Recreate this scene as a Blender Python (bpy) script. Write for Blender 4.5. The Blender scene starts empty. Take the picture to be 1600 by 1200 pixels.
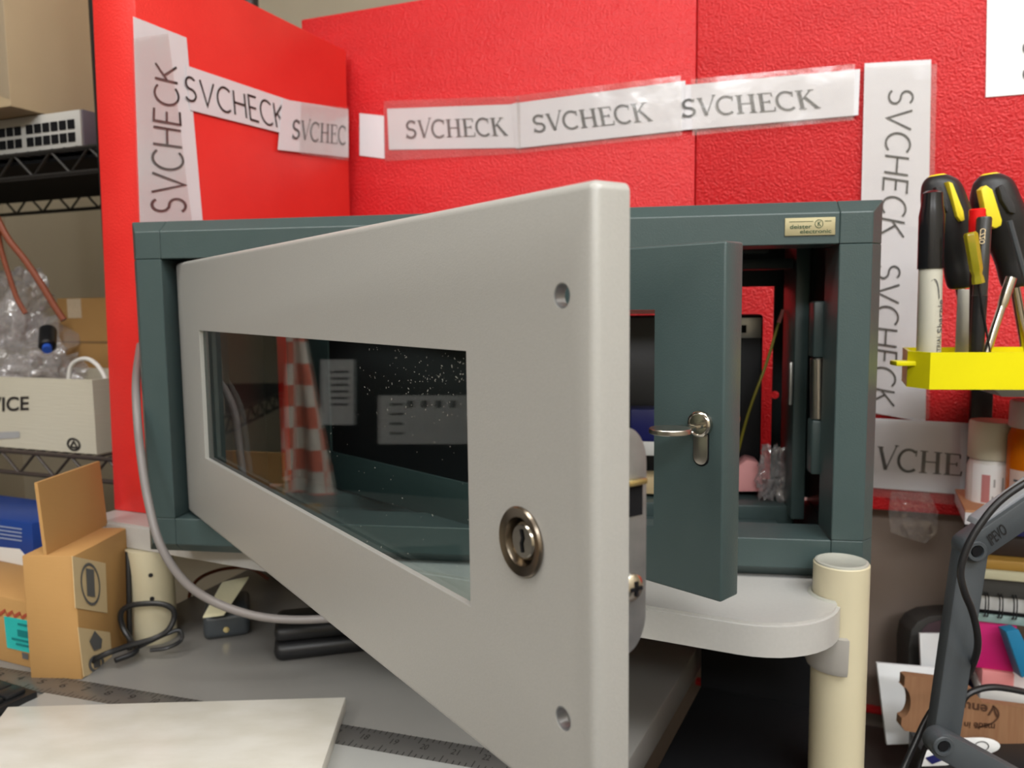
import bpy, bmesh, math, random
import numpy as np
from mathutils import Matrix, Vector, noise
random.seed(7)
SC = bpy.context.scene; COL = SC.collection
PI = math.pi
# ------------------------------------------------------------------ camera
F = 1258.65; PITCH = math.radians(5.687); ROLL = math.radians(0.6745)
CAM = np.array([0., 0., 1.])
cd = bpy.data.cameras.new('camera'); cam = bpy.data.objects.new('camera', cd); COL.objects.link(cam)
fw = Vector((0, math.cos(PITCH), -math.sin(PITCH))); up0 = Vector((0, math.sin(PITCH), math.cos(PITCH))); rt0 = Vector((1, 0, 0))
rt = rt0*math.cos(ROLL) - up0*math.sin(ROLL); up = rt0*math.sin(ROLL) + up0*math.cos(ROLL)
M = Matrix.Identity(4)
for i in range(3):
    M[i][0] = rt[i]; M[i][1] = up[i]; M[i][2] = -fw[i]
M[2][3] = 1.0
cam.matrix_world = M
cd.sensor_width = 36; cd.lens = F/1600*36; cd.clip_start = .02; cd.clip_end = 30
cd.dof.use_dof = True; cd.dof.focus_distance = .43; cd.dof.aperture_fstop = 13
SC.camera = cam
# ------------------------------------------------------------------ world, exposure
SC.view_settings.view_transform = 'Standard'; SC.view_settings.look = 'None'
SC.view_settings.exposure = -0.22; SC.view_settings.gamma = 1.0; SC.view_settings.use_curve_mapping = False
w = bpy.data.worlds.new('world'); SC.world = w; w.use_nodes = True
w.node_tree.nodes['Background'].inputs[0].default_value = (.9, .93, 1, 1)
w.node_tree.nodes['Background'].inputs[1].default_value = .0
try:
    SC.cycles.max_bounces = 10; SC.cycles.transparent_max_bounces = 16; SC.cycles.caustics_refractive = False; SC.cycles.caustics_reflective = False
except Exception: pass

def area(name, loc, size, energy, color, target=None, sizey=None):
    l = bpy.data.lights.new(name, 'AREA'); l.energy = energy; l.color = color
    l.shape = 'RECTANGLE'; l.size = size; l.size_y = sizey or size
    o = bpy.data.objects.new(name, l); COL.objects.link(o); o.location = loc
    if target is not None:
        o.rotation_euler = (Vector(target)-Vector(loc)).to_track_quat('-Z', 'Y').to_euler()
    return o
# ceiling fluorescent troffers of the room, plus two added fill lamps
area('ceiling_and_fill_light', (.35, -.25, 2.40), 1.15, 16, (.97, .98, .97), sizey=.5)
area('ceiling_and_fill_light', (-1.0, .05, 2.40), 1.15, 13, (1, .955, .89), sizey=.5)
area('ceiling_and_fill_light', (.95, -.9, 2.40), 1.15, 22, (.82, .91, 1.0), sizey=.5)
area('ceiling_and_fill_light', (.2, -2.2, 2.40), 1.15, 62, (.97, .98, 1.0), sizey=.5, target=(.2, -1.2, .6))  # fill lamp added behind the camera for frontal light
area('ceiling_and_fill_light', (-1.3, -1.9, 2.40), 1.15, 42, (.96, .98, 1.0), sizey=.5, target=(-1.0, -1.2, .8))  # fill lamp added at rear left to brighten the silver door face
area('ceiling_and_fill_light', (1.7, -.2, 2.40), 1.15, 14, (1, .97, .93), sizey=.5)

# ------------------------------------------------------------------ pixel rays (measuring the photograph on known planes)
def ray(x, y):
    a = x-800; b = y-600; c, s = math.cos(ROLL), math.sin(ROLL)
    u = (a*c-b*s)/F; h = -(a*s+b*c)/F
    return np.array([u, math.cos(PITCH)+h*math.sin(PITCH), -math.sin(PITCH)+h*math.cos(PITCH)])
def onz(x, y, z): r = ray(x, y); return CAM+r*(z-1)/r[2]
def ony(x, y, Y): r = ray(x, y); return CAM+r*Y/r[1]
def onv(x, y, p, yaw):
    a = math.radians(yaw); n = np.array([-math.sin(a), math.cos(a), 0]); r = ray(x, y)
    return CAM+r*(n@(np.array(p)-CAM))/(n@r)
class Fr:
    """local frame: u along yaw, v away from the viewer, w up"""
    def __init__(s, x, y, z, yaw):
        s.o = np.array([x, y, z]); s.yaw = yaw; a = math.radians(yaw)
        s.e = np.array([math.cos(a), math.sin(a), 0]); s.n = np.array([-math.sin(a), math.cos(a), 0])
    def __call__(s, u, v, w): return s.o + s.e*u + s.n*v + np.array([0, 0, w])
    def inv(s, p): d = np.array(p)-s.o; return np.array([d@s.e, d@s.n, d[2]])
    def px(s, x, y, v=0):
        "pixel on the plane v=const -> (u,w)"
        q = s.inv(onv(x, y, s(0, v, 0), s.yaw)); return q[0], q[2]
    def pz(s, x, y, wz):
        q = s.inv(onz(x, y, s.o[2]+wz)); return q[0], q[1]
ID = Fr(0, 0, 0, 0)

# ------------------------------------------------------------------ materials
def mat(name, col, rough=.5, metal=0, bump=None, var=None, spec=.5, coat=0, trans=0, alpha=1, ior=1.45, emit=None, aniso=None):
    m = bpy.data.materials.new(name); m.use_nodes = True; nt = m.node_tree; b = nt.nodes['Principled BSDF']
    def S(k, v):
        if k in b.inputs: b.inputs[k].default_value = v
    S('Base Color', (*col, 1)); S('Roughness', rough); S('Metallic', metal); S('Specular IOR Level', spec)
    S('Coat Weight', coat); S('Coat Roughness', .12); S('Transmission Weight', trans); S('Alpha', alpha); S('IOR', ior)
    tc = nt.nodes.new('ShaderNodeTexCoord')
    if var:
        sc, amt, col2 = var[:3]
        n = nt.nodes.new('ShaderNodeTexNoise'); n.inputs['Scale'].default_value = sc; n.inputs['Detail'].default_value = 6
        mp = nt.nodes.new('ShaderNodeMapping')
        if len(var) > 3: mp.inputs['Scale'].default_value = var[3]
        nt.links.new(tc.outputs['Object'], mp.inputs[0]); nt.links.new(mp.outputs[0], n.inputs['Vector'])
        r = nt.nodes.new('ShaderNodeValToRGB'); r.color_ramp.elements[0].position = .5-amt; r.color_ramp.elements[1].position = .5+amt
        r.color_ramp.elements[0].color = (*col, 1); r.color_ramp.elements[1].color = (*col2, 1)
        nt.links.new(n.outputs['Fac'], r.inputs[0]); nt.links.new(r.outputs[0], b.inputs['Base Color'])
    if bump:
        sc, st, dist = bump[:3]
        n = nt.nodes.new('ShaderNodeTexNoise'); n.inputs['Scale'].default_value = sc; n.inputs['Detail'].default_value = 3
        mp = nt.nodes.new('ShaderNodeMapping')
        if len(bump) > 3: mp.inputs['Scale'].default_value = bump[3]
        nt.links.new(tc.outputs['Object'], mp.inputs[0]); nt.links.new(mp.outputs[0], n.inputs['Vector'])
        bp = nt.nodes.new('ShaderNodeBump'); bp.inputs['Strength'].default_value = st; bp.inputs['Distance'].default_value = dist
        nt.links.new(n.outputs['Fac'], bp.inputs['Height']); nt.links.new(bp.outputs[0], b.inputs['Normal'])
    if emit:
        S('Emission Color', (*emit[0], 1)); S('Emission Strength', emit[1])
    return m
def film(name, rough=.06, amount=.10, tint=(1, 1, 1), bump=None, haze=.0, ior=1.5):
    """clear thin plastic: transparent body, glossy surface"""
    m = bpy.data.materials.new(name); m.use_nodes = True; nt = m.node_tree; nt.nodes.clear()
    out = nt.nodes.new('ShaderNodeOutputMaterial'); tr = nt.nodes.new('ShaderNodeBsdfTransparent'); tr.inputs[0].default_value = (*tint, 1)
    gl = nt.nodes.new('ShaderNodeBsdfGlossy'); gl.inputs['Roughness'].default_value = rough
    fr = nt.nodes.new('ShaderNodeFresnel')
    ge = nt.nodes.new('ShaderNodeNewGeometry'); mr = nt.nodes.new('ShaderNodeMapRange')
    mr.inputs['To Min'].default_value = ior; mr.inputs['To Max'].default_value = 1/ior
    nt.links.new(ge.outputs['Backfacing'], mr.inputs['Value']); nt.links.new(mr.outputs[0], fr.inputs[0])
    mx = nt.nodes.new('ShaderNodeMixShader'); ad = nt.nodes.new('ShaderNodeMath'); ad.operation = 'ADD'; ad.inputs[1].default_value = amount; ad.use_clamp = True
    nt.links.new(fr.outputs[0], ad.inputs[0]); nt.links.new(ad.outputs[0], mx.inputs[0]); nt.links.new(tr.outputs[0], mx.inputs[1]); nt.links.new(gl.outputs[0], mx.inputs[2])
    last = mx
    if haze:
        df = nt.nodes.new('ShaderNodeBsdfDiffuse'); df.inputs[0].default_value = (.85, .83, .82, 1)
        m2 = nt.nodes.new('ShaderNodeMixShader'); m2.inputs[0].default_value = haze
        nt.links.new(mx.outputs[0], m2.inputs[1]); nt.links.new(df.outputs[0], m2.inputs[2]); last = m2
    nt.links.new(last.outputs[0], out.inputs[0])
    if bump:
        tc = nt.nodes.new('ShaderNodeTexCoord'); n = nt.nodes.new('ShaderNodeTexNoise'); n.inputs['Scale'].default_value = bump[0]
        bp = nt.nodes.new('ShaderNodeBump'); bp.inputs['Strength'].default_value = bump[1]; bp.inputs['Distance'].default_value = bump[2]
        nt.links.new(tc.outputs['Object'], n.inputs['Vector']); nt.links.new(n.outputs['Fac'], bp.inputs['Height'])
        nt.links.new(bp.outputs[0], gl.inputs['Normal']); nt.links.new(bp.outputs[0], fr.inputs['Normal'])
    return m
X = {}
X['foam'] = mat('red_foam', (.60, .012, .016), .31, bump=(380, .8, .0026), var=(7, .3, (.70, .020, .024), (1, 1, 5)), spec=.5)
X['foamface'] = mat('red_foam_side', (.72, .024, .020), .40, bump=(500, .4, .001), var=(12, .25, (.80, .038, .030)), spec=.5)
X['paper'] = mat('paper', (.70, .685, .72), .38, bump=(30, .25, .002), var=(6, .3, (.75, .74, .77)), spec=.5)
X['plainpaper'] = mat('plain_paper', (.86, .87, .87), .6, bump=(40, .15, .001))
X['ink'] = mat('black_ink', (.025, .022, .02), .5)
X['greyink'] = mat('grey_ink', (.11, .11, .11), .5)
X['lightink'] = mat('light_ink', (.38, .38, .38), .5)
X['tape'] = film('clear_tape', .16, .0, (.98, .975, .97), bump=(45, .25, .002), haze=.03)
X['bag'] = film('plastic_bag', .14, .06, (.94, .92, .93), bump=(40, .9, .01), haze=.16)
X['tail'] = film('crinkled_tape', .12, .02, (.97, .96, .95), bump=(60, .9, .006), haze=.05)
X['glass'] = film('door_glass', .015, .0, (.78, .84, .83), ior=1.40)
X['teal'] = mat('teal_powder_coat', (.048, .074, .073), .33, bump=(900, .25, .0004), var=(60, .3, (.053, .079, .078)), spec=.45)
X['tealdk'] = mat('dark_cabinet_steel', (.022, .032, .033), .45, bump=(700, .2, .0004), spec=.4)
X['silver'] = mat('silver_powder_coat', (.385, .375, .35), .36, metal=.12, bump=(1400, .25, .0003), var=(900, .35, (.42, .41, .385)), spec=.5)
X['chrome'] = mat('nickel', (.62, .58, .50), .16, metal=1, bump=(30, .1, .001))
X['nickel'] = mat('satin_nickel', (.50, .47, .42), .3, metal=1)
X['dknickel'] = mat('dark_nickel', (.30, .255, .205), .25, metal=1)
X['zinc'] = mat('zinc_plate', (.30, .32, .34), .42, metal=.9, var=(120, .3, (.48, .50, .52)), bump=(300, .3, .0003))
X['brass'] = mat('brass', (.75, .62, .30), .2, metal=1)
X['gold'] = mat('gold_name_plate', (.40, .35, .20), .5, metal=.3, spec=.5)
X['black'] = mat('black_plastic', (.012, .012, .013), .4, bump=(400, .2, .0004))
X['blackgl'] = mat('black_gloss_plastic', (.008, .008, .009), .2)
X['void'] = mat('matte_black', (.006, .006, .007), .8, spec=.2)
X['shelf'] = mat('warm_white_laminate', (.44, .43, .41), .3, bump=(300, .15, .0003), var=(400, .3, (.47, .46, .44)), spec=.5)
X['shelfedge'] = mat('cream_plastic_edge', (.40, .38, .35), .4)
X['cream'] = mat('cream_paint', (.58, .52, .36), .32, var=(18, .3, (.615, .555, .39)), bump=(60, .06, .0008))
X['capgrey'] = mat('grey_plastic_cap', (.42, .42, .37), .3, bump=(120, .5, .001))
X['desk'] = mat('grey_desk_laminate', (.175, .167, .155), .33, var=(7, .3, (.205, .197, .184)), bump=(500, .1, .0003))
X['marble'] = mat('white_marble', (.55, .52, .45), .3, var=(22, .18, (.64, .615, .56), (1, 2.4, 1)), bump=(220, .1, .0004))
X['steel'] = mat('ruler_steel', (.23, .22, .21), .35, metal=.7, bump=(200, .1, .0003))
X['card'] = mat('cardboard', (.43, .235, .078), .75, var=(14, .3, (.48, .27, .095)), bump=(90, .15, .0006, (1, 1, 6)))
X['cardpale'] = mat('pale_cardboard', (.42, .32, .19), .7, var=(8, .3, (.46, .355, .22)), bump=(60, .1, .0006))
X['labelbuff'] = mat('buff_tape_label', (.66, .50, .28), .5)
X['cyan'] = mat('turquoise_sticker', (.03, .48, .44), .5)
X['cyanink'] = mat('teal_print', (.01, .20, .20), .5)
X['blue'] = mat('blue_printed_card', (.012, .045, .22), .4, bump=(40, .1, .001))
X['blueprint'] = mat('pale_blue_print', (.30, .36, .50), .5)
X['navy'] = mat('navy_card', (.012, .014, .11), .4)
X['white'] = mat('white_plastic', (.74, .72, .68), .38)
X['corr'] = mat('white_corrugated', (.54, .50, .39), .6, bump=(180, .4, .001, (.15, .15, 3)), var=(5, .3, (.60, .56, .45)))
X['yellow'] = mat('yellow_translucent_plastic', (.90, .80, .01), .28, trans=.22, ior=1.2, spec=.4)
X['yel'] = mat('yellow_rubber', (.80, .66, .03), .4)
X['amber'] = mat('amber_plastic', (.75, .20, .005), .2, trans=.25, ior=1.2)
X['rubber'] = mat('black_rubber', (.014, .014, .015), .42)
X['grip'] = mat('textured_rubber', (.03, .03, .031), .5, bump=(1500, 1, .0008))
X['red'] = mat('red_plastic', (.72, .01, .01), .25)
X['acetate'] = mat('yellow_acetate', (.62, .55, .03), .08, trans=.6, ior=1.45)
X['armgrey'] = mat('lamp_arm_grey', (.055, .063, .070), .42, bump=(500, .15, .0004))
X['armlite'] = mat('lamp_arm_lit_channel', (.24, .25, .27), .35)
X['cablegrey'] = mat('grey_cable_sheath', (.20, .18, .172), .4)
X['cableblk'] = mat('black_cable_sheath', (.013, .013, .014), .35)
X['cablered'] = mat('orange_cable_sheath', (.20, .045, .015), .45)
X['wood'] = mat('walnut_wood', (.30, .145, .07), .45, var=(40, .3, (.36, .18, .088), (6, 6, .6)), bump=(80, .15, .0004, (6, 6, .6)))
X['bamboo'] = mat('bamboo_wood', (.235, .115, .058), .5, var=(60, .25, (.30, .16, .085), (5, 5, .3)))
X['burn'] = mat('burnt_engraving', (.07, .03, .015), .6)
X['taupe'] = mat('taupe_partition', (.29, .225, .185), .6, var=(40, .3, (.31, .245, .20)), bump=(600, .2, .0004))
X['beige'] = mat('beige_wall_paint', (.52, .46, .35), .7, bump=(120, .1, .0006), var=(3, .3, (.56, .50, .385)))
X['ceil'] = mat('ceiling_white', (.75, .74, .71), .8, bump=(100, .2, .001))
X['floor'] = mat('dark_carpet', (.05, .048, .047), .9, bump=(400, .6, .003))
X['pink'] = mat('magenta_note', (.66, .012, .18), .6)
X['pinkpale'] = mat('salmon_note', (.82, .30, .30), .6)
X['palepink'] = mat('pale_pink_foam', (.85, .38, .38), .6, bump=(30, .3, .003))
X['bluenote'] = mat('blue_note', (.01, .17, .33), .5)
X['bluenote2'] = mat('light_blue_note', (.04, .38, .62), .5)
X['mint'] = mat('mint_folder', (.30, .42, .40), .4)
X['orange'] = mat('tan_book_cover', (.60, .30, .15), .5)
X['ochre'] = mat('ochre_book_cover', (.42, .235, .045), .5)
X['pages'] = mat('cream_pages', (.66, .62, .42), .7, bump=(700, .6, .0006, (.1, .1, 4)))
X['greypages'] = mat('white_pages', (.72, .72, .70), .6)
X['greycover'] = mat('charcoal_cover', (.055, .053, .048), .6)
X['lilac'] = mat('lilac_case_side', (.11, .075, .085), .4)
X['metalgrey'] = mat('brushed_grey_metal', (.42, .42, .40), .35, metal=.7)
X['check'] = None
def checker():
    m = mat('red_white_check_cloth', (.7, .3, .2), .8); nt = m.node_tree; b = nt.nodes['Principled BSDF']
    tc = nt.nodes.new('ShaderNodeTexCoord'); ck = nt.nodes.new('ShaderNodeTexChecker'); ck.inputs['Scale'].default_value = 26
    ck.inputs[1].default_value = (.90, .80, .70, 1); ck.inputs[2].default_value = (.85, .22, .14, 1)
    nt.links.new(tc.outputs['Object'], ck.inputs[0]); nt.links.new(ck.outputs[0], b.inputs['Base Color']); return m
X['check'] = checker()
X['lampface'] = mat('lit_lamp_diffuser', (.9, .9, .9), .5, emit=((1, .97, .92), 3.0))

# ------------------------------------------------------------------ mesh helpers (all in world coordinates)
def newbm(): return bmesh.new()
def hexa(bm, pts):
    v = [bm.verts.new(tuple(p)) for p in pts]
    for f in ((3, 2, 1, 0), (4, 5, 6, 7), (0, 1, 5, 4), (1, 2, 6, 5), (2, 3, 7, 6), (3, 0, 4, 7)): bm.faces.new([v[i] for i in f])
    return bm
def box(fr, u0, u1, v0, v1, w0, w1, bev=0, seg=2, bm=None):
    b = newbm(); hexa(b, [fr(u0, v0, w0), fr(u1, v0, w0), fr(u1, v1, w0), fr(u0, v1, w0), fr(u0, v0, w1), fr(u1, v0, w1), fr(u1, v1, w1), fr(u0, v1, w1)])
    if bev: bmesh.ops.bevel(b, geom=b.edges[:], offset=bev, segments=seg, affect='EDGES', profile=.5)
    bmesh.ops.recalc_face_normals(b, faces=b.faces[:])
    return join(bm, b)
def join(bm, b):
    if bm is None: return b
    me = bpy.data.meshes.new('t'); b.to_mesh(me); b.free(); bm.from_mesh(me); bpy.data.meshes.remove(me); return bm
def prism(pts_a, pts_b, bm=None, bev=0, seg=2):
    """solid between two matching polygons"""
    b = newbm(); A = [b.verts.new(tuple(p)) for p in pts_a]; B = [b.verts.new(tuple(p)) for p in pts_b]; n = len(A)
    b.faces.new(A[::-1]); b.faces.new(B)
    for i in range(n): b.faces.new([A[i], A[(i+1) % n], B[(i+1) % n], B[i]])
    bmesh.ops.recalc_face_normals(b, faces=b.faces[:])
    if bev: bmesh.ops.bevel(b, geom=b.edges[:], offset=bev, segments=seg, affect='EDGES', profile=.5)
    return join(bm, b)
def slab(poly, off, bm=None, bev=0):
    off = np.array(off); return prism(poly, [np.array(p)+off for p in poly], bm, bev)
def basis(d):
    d = Vector(d).normalized(); a = Vector((0, 0, 1)) if abs(d.z) < .9 else Vector((1, 0, 0))
    x = d.cross(a).normalized(); y = d.cross(x).normalized(); return np.array(x), np.array(y), np.array(d)
def lathe(p0, d, prof, n=32, bm=None, sx=1, sy=1, closed=False):
    """rings (dist along d, radius)"""
    x, y, d = basis(d); b = newbm(); rings = []
    for (t, r) in prof:
        if r < 1e-6: rings.append([b.verts.new(tuple(np.array(p0)+d*t))])
        else: rings.append([b.verts.new(tuple(np.array(p0)+d*t+x*r*sx*math.cos(2*PI*i/n)+y*r*sy*math.sin(2*PI*i/n))) for i in range(n)])
    for A, B in zip(rings, rings[1:]):
        if len(A) == 1 and len(B) == 1: continue
        for i in range(n):
            j = (i+1) % n
            if len(A) == 1: b.faces.new([A[0], B[j], B[i]])
            elif len(B) == 1: b.faces.new([A[i], A[j], B[0]])
            else: b.faces.new([A[i], A[j], B[j], B[i]])
    if closed:
        A, B = rings[-1], rings[0]
        for i in range(n): j = (i+1) % n; b.faces.new([A[i], A[j], B[j], B[i]])
    else:
        if len(rings[0]) > 1: b.faces.new(rings[0][::-1])
        if len(rings[-1]) > 1: b.faces.new(rings[-1])
    bmesh.ops.recalc_face_normals(b, faces=b.faces[:])
    return join(bm, b)
def cyl(p0, p1, r, r1=None, n=24, bm=None, bev=0):
    d = np.array(p1)-np.array(p0); L = np.linalg.norm(d); r1 = r if r1 is None else r1
    prof = [(0, r-bev), (bev, r), (L-bev, r1), (L, r1-bev)] if bev else [(0, r), (L, r1)]
    return lathe(p0, d, prof, n, bm)
def smoothpath(pts, k=8):
    P = [np.array(p, float) for p in pts]; out = []
    Q = [2*P[0]-P[1]]+P+[2*P[-1]-P[-2]]
    for i in range(1, len(Q)-2):
        for j in range(k):
            t = j/k; a, b, c, d = Q[i-1], Q[i], Q[i+1], Q[i+2]
            out.append(.5*((2*b)+(-a+c)*t+(2*a-5*b+4*c-d)*t*t+(-a+3*b-3*c+d)*t**3))
    out.append(P[-1]); return out
def tube(pts, r, n=10, bm=None, smooth=8):
    if smooth: pts = smoothpath(pts, smooth)
    pts = [Vector(tuple(p)) for p in pts]; b = newbm(); rings = []
    t = (pts[1]-pts[0]).normalized(); x = t.orthogonal().normalized()
    for i, p in enumerate(pts):
        a = pts[max(i-1, 0)]; c = pts[min(i+1, len(pts)-1)]; t = (c-a).normalized()
        x = (x-t*x.dot(t)).normalized(); y = t.cross(x)
        rings.append([b.verts.new(p+x*r*math.cos(2*PI*k/n)+y*r*math.sin(2*PI*k/n)) for k in range(n)])
    for A, B in zip(rings, rings[1:]):
        for i in range(n): b.faces.new([A[i], A[(i+1) % n], B[(i+1) % n], B[i]])
    b.faces.new(rings[0][::-1]); b.faces.new(rings[-1])
    bmesh.ops.recalc_face_normals(b, faces=b.faces[:])
    return join(bm, b)

# ------------------------------------------------------------------ objects
def mesh_of(bm, m, loc, name):
    me = bpy.data.meshes.new(name)
    L = Vector(tuple(loc))
    for v in bm.verts: v.co -= L
    bm.to_mesh(me); bm.free(); me.materials.append(m)
    return me
def shade(o, ang=35):
    me = o.data
    try:
        me.polygons.foreach_set('use_smooth', [True]*len(me.polygons)); me.set_sharp_from_angle(angle=math.radians(ang))
    except Exception: pass
def thing(name, label, cat, loc, group=None):
    o = bpy.data.objects.new(name, None); COL.objects.link(o); o.location = tuple(loc); o.empty_display_size = .02
    o['label'] = label; o['category'] = cat
    if group: o['group'] = group
    return o
def rootloc(o):
    while o.parent: o = o.parent
    return np.array(o.location)
def part(name, bm, m, parent, smooth=True, label=None):
    me = mesh_of(bm, m, rootloc(parent), name); o = bpy.data.objects.new(name, me); COL.objects.link(o); o.parent = parent
    if smooth: shade(o)
    if label: o['label'] = label
    return o
def single(name, bm, m, label, cat, group=None, kind=None, smooth=True):
    c = [v.co for v in bm.verts]; lo = np.min([tuple(v) for v in c], axis=0); hi = np.max([tuple(v) for v in c], axis=0)
    loc = np.array([(lo[0]+hi[0])/2, (lo[1]+hi[1])/2, lo[2]])
    me = mesh_of(bm, m, loc, name); o = bpy.data.objects.new(name, me); COL.objects.link(o); o.location = tuple(loc)
    if smooth: shade(o)
    if label: o['label'] = label; o['category'] = cat
    if group: o['group'] = group
    if kind: o['kind'] = kind
    return o
def struct(name, bm, m):
    return single(name, bm, m, None, None, kind='structure', smooth=False)
def boolean(bm, cutters):
    """subtract solids and return a bmesh"""
    me = bpy.data.meshes.new('a'); bmesh.ops.recalc_face_normals(bm, faces=bm.faces[:]); bm.to_mesh(me); bm.free(); o = bpy.data.objects.new('a', me); COL.objects.link(o); cs = []
    for c in cutters:
        cm = bpy.data.meshes.new('c'); bmesh.ops.recalc_face_normals(c, faces=c.faces[:]); c.to_mesh(cm); c.free(); co = bpy.data.objects.new('c', cm); COL.objects.link(co); cs.append(co)
        md = o.modifiers.new('b', 'BOOLEAN'); md.object = co; md.operation = 'DIFFERENCE'; md.solver = 'EXACT'
    dg = bpy.context.evaluated_depsgraph_get(); dg.update(); nm = bpy.data.meshes.new_from_object(o.evaluated_get(dg))
    out = newbm(); out.from_mesh(nm)
    for q in cs+[o]: bpy.data.objects.remove(q, do_unlink=True)
    return out

# ------------------------------------------------------------------ lettering
def arc(cx, cy, rx, ry, a0, a1, n=14): return [(cx+rx*math.cos(math.radians(a0+(a1-a0)*i/n)), cy+ry*math.sin(math.radians(a0+(a1-a0)*i/n))) for i in range(n+1)]
S_ = arc(.30, .74, .23, .24, 35, 270, 14)+arc(.30, .26, .25, .24, 90, -150, 14)[1:]
GL = {'S': (.60, [S_]), 'V': (.70, [[(0, 1), (.35, 0), (.70, 1)]]), 'C': (.72, [arc(.42, .5, .40, .5, 48, 312, 22)]),
      'H': (.68, [[(.03, 0), (.03, 1)], [(.65, 0), (.65, 1)], [(.03, .52), (.65, .52)]]),
      'E': (.52, [[(.5, 1), (.04, 1), (.04, 0), (.52, 0)], [(.04, .52), (.44, .52)]]),
      'K': (.60, [[(.03, 0), (.03, 1)], [(.57, 1), (.06, .48)], [(.2, .60), (.62, 0)]]), ' ': (.5, [])}
def ser(x, y, w=.11): return [(x-w, y), (x+w, y)]
GS = {'S': (.62, [(S_, .13), ([(.50, .80), (.54, 1.0)], .05), ([(.04, .0), (.08, .25)], .05)]),
      'V': (.74, [([(.10, 1), (.38, 0)], .14), ([(.38, 0), (.72, 1.12)], .05), (ser(.10, 1, .12), .05), (ser(.72, 1.12, .08), .05)]),
      'C': (.76, [(arc(.42, .5, .38, .5, 50, 312, 22), .12), ([(.68, .72), (.70, 1.0)], .05)]),
      'H': (.84, [([(.16, 0), (.16, 1)], .15), ([(.68, 0), (.68, 1)], .15), ([(.16, .52), (.68, .52)], .06), (ser(.16, 0, .15), .05), (ser(.16, 1, .15), .05), (ser(.68, 0, .15), .05), (ser(.68, 1, .15), .05)]),
      'E': (.68, [([(.16, 0), (.16, 1)], .15), ([(.02, 1), (.60, 1)], .055), ([(.02, 0), (.66, 0)], .055), ([(.16, .52), (.48, .52)], .055), ([(.60, 1), (.60, .80)], .05), ([(.64, 0), (.66, .2)], .05), ([(.48, .42), (.48, .62)], .05)]),
      'K': (.80, [([(.16, 0), (.16, 1)], .15), ([(.62, 1), (.20, .48)], .055), ([(.34, .62), (.72, 0)], .14), (ser(.16, 0, .15), .05), (ser(.16, 1, .15), .05), (ser(.62, 1, .12), .05), (ser(.72, 0, .12), .05)])}
def stroke(pl, wd):
    "polyline -> quads in 2D"
    P = [np.array(p, float) for p in pl]; L = []; R = []
    for i, p in enumerate(P):
        a = P[max(i-1, 0)]; c = P[min(i+1, len(P)-1)]
        if 0 < i < len(P)-1:
            d1 = (p-a)/np.linalg.norm(p-a); d2 = (c-p)/np.linalg.norm(c-p); t = d1+d2; t = t/max(np.linalg.norm(t), 1e-6)
            n = np.array([-t[1], t[0]]); k = 1/max(abs(n@np.array([-d1[1], d1[0]])), .45)
        else: t = (c-a)/np.linalg.norm(c-a); n = np.array([-t[1], t[0]]); k = 1
        L.append(p+n*wd/2*k); R.append(p-n*wd/2*k)
    return [[L[i], L[i+1], R[i+1], R[i]] for i in range(len(P)-1)]
def text2d(s, serif=False, wd=.085, gap=.16):
    q = []; x = 0
    for ch in s:
        if serif: W, st = GS[ch]; st = [(p, w_) for p, w_ in st]
        else: W, pl = GL[ch]; st = [(p, wd) for p in pl]
        for p, w_ in st:
            for f in stroke(p, w_): q.append([(a[0]+x, a[1]) for a in f])
        x += W+gap*(.35 if serif else 1)
    x -= gap*(.35 if serif else 1)
    return [[(a/x, b) for a, b in f] for f in q]
def fonttext(s, bold=0):
    "built-in font as 2D faces normalised to unit width/cap height"
    c = bpy.data.curves.new('t', 'FONT'); c.body = s; c.offset = bold; o = bpy.data.objects.new('t', c); COL.objects.link(o)
    dg = bpy.context.evaluated_depsgraph_get(); dg.update(); me = bpy.data.meshes.new_from_object(o.evaluated_get(dg))
    vs = [v.co.copy() for v in me.vertices]; x0 = min(v.x for v in vs); x1 = max(v.x for v in vs); h = max(v.y for v in vs)
    out = [[((vs[i].x-x0)/(x1-x0), vs[i].y/h) for i in p.vertices] for p in me.polygons]
    bpy.data.objects.remove(o, do_unlink=True); return out
def maptext(faces, tl, tr, br, bl, off=(0, 0, 0), bm=None):
    "bilinear onto a 3D quad; thin raised print"
    tl, tr, br, bl = [np.array(p, float) for p in (tl, tr, br, bl)]; off = np.array(off); b = bm or newbm()
    def m(u, v): return (tl*(1-u)+tr*u)*v+(bl*(1-u)+br*u)*(1-v)+off
    for f in faces:
        try: b.faces.new([b.verts.new(tuple(m(u, v))) for u, v in f])
        except Exception: pass
    return b
def rectf(u0, v0, u1, v1): return [(u0, v0), (u1, v0), (u1, v1), (u0, v1)]
exec_marker = None
# ================================================================== SETTING
T = 1-.2154            # riser shelf top
DZ = .665              # left desk top
RZ = .50               # right desk top
FL = -.08              # floor
Rm = Fr(-.227, 1.1577, 0, -21.6)        # room frame, origin at the foam corner
Rm = Fr(-.222, 1.1677, 0, -21.6)
WB = .62
struct('floor', box(Rm, -2.2, 2.6, -3.6, WB+.1, FL-.05, FL), X['floor'])
struct('ceiling', box(Rm, -2.2, 2.6, -3.6, WB+.1, 2.45, 2.50), X['ceil'])
struct('wall_back', box(Rm, -2.2, 2.6, WB, WB+.08, FL, 2.45), X['beige'])
struct('wall_left', box(Rm, -1.62, -1.54, -3.6, WB, FL, 2.45), X['beige'])
struct('wall_right', box(Rm, 2.3, 2.38, -3.6, WB, FL, 2.45), X['beige'])
struct('wall_front', box(Rm, -2.2, 2.6, -3.68, -3.6, FL, 2.45), X['beige'])
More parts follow.
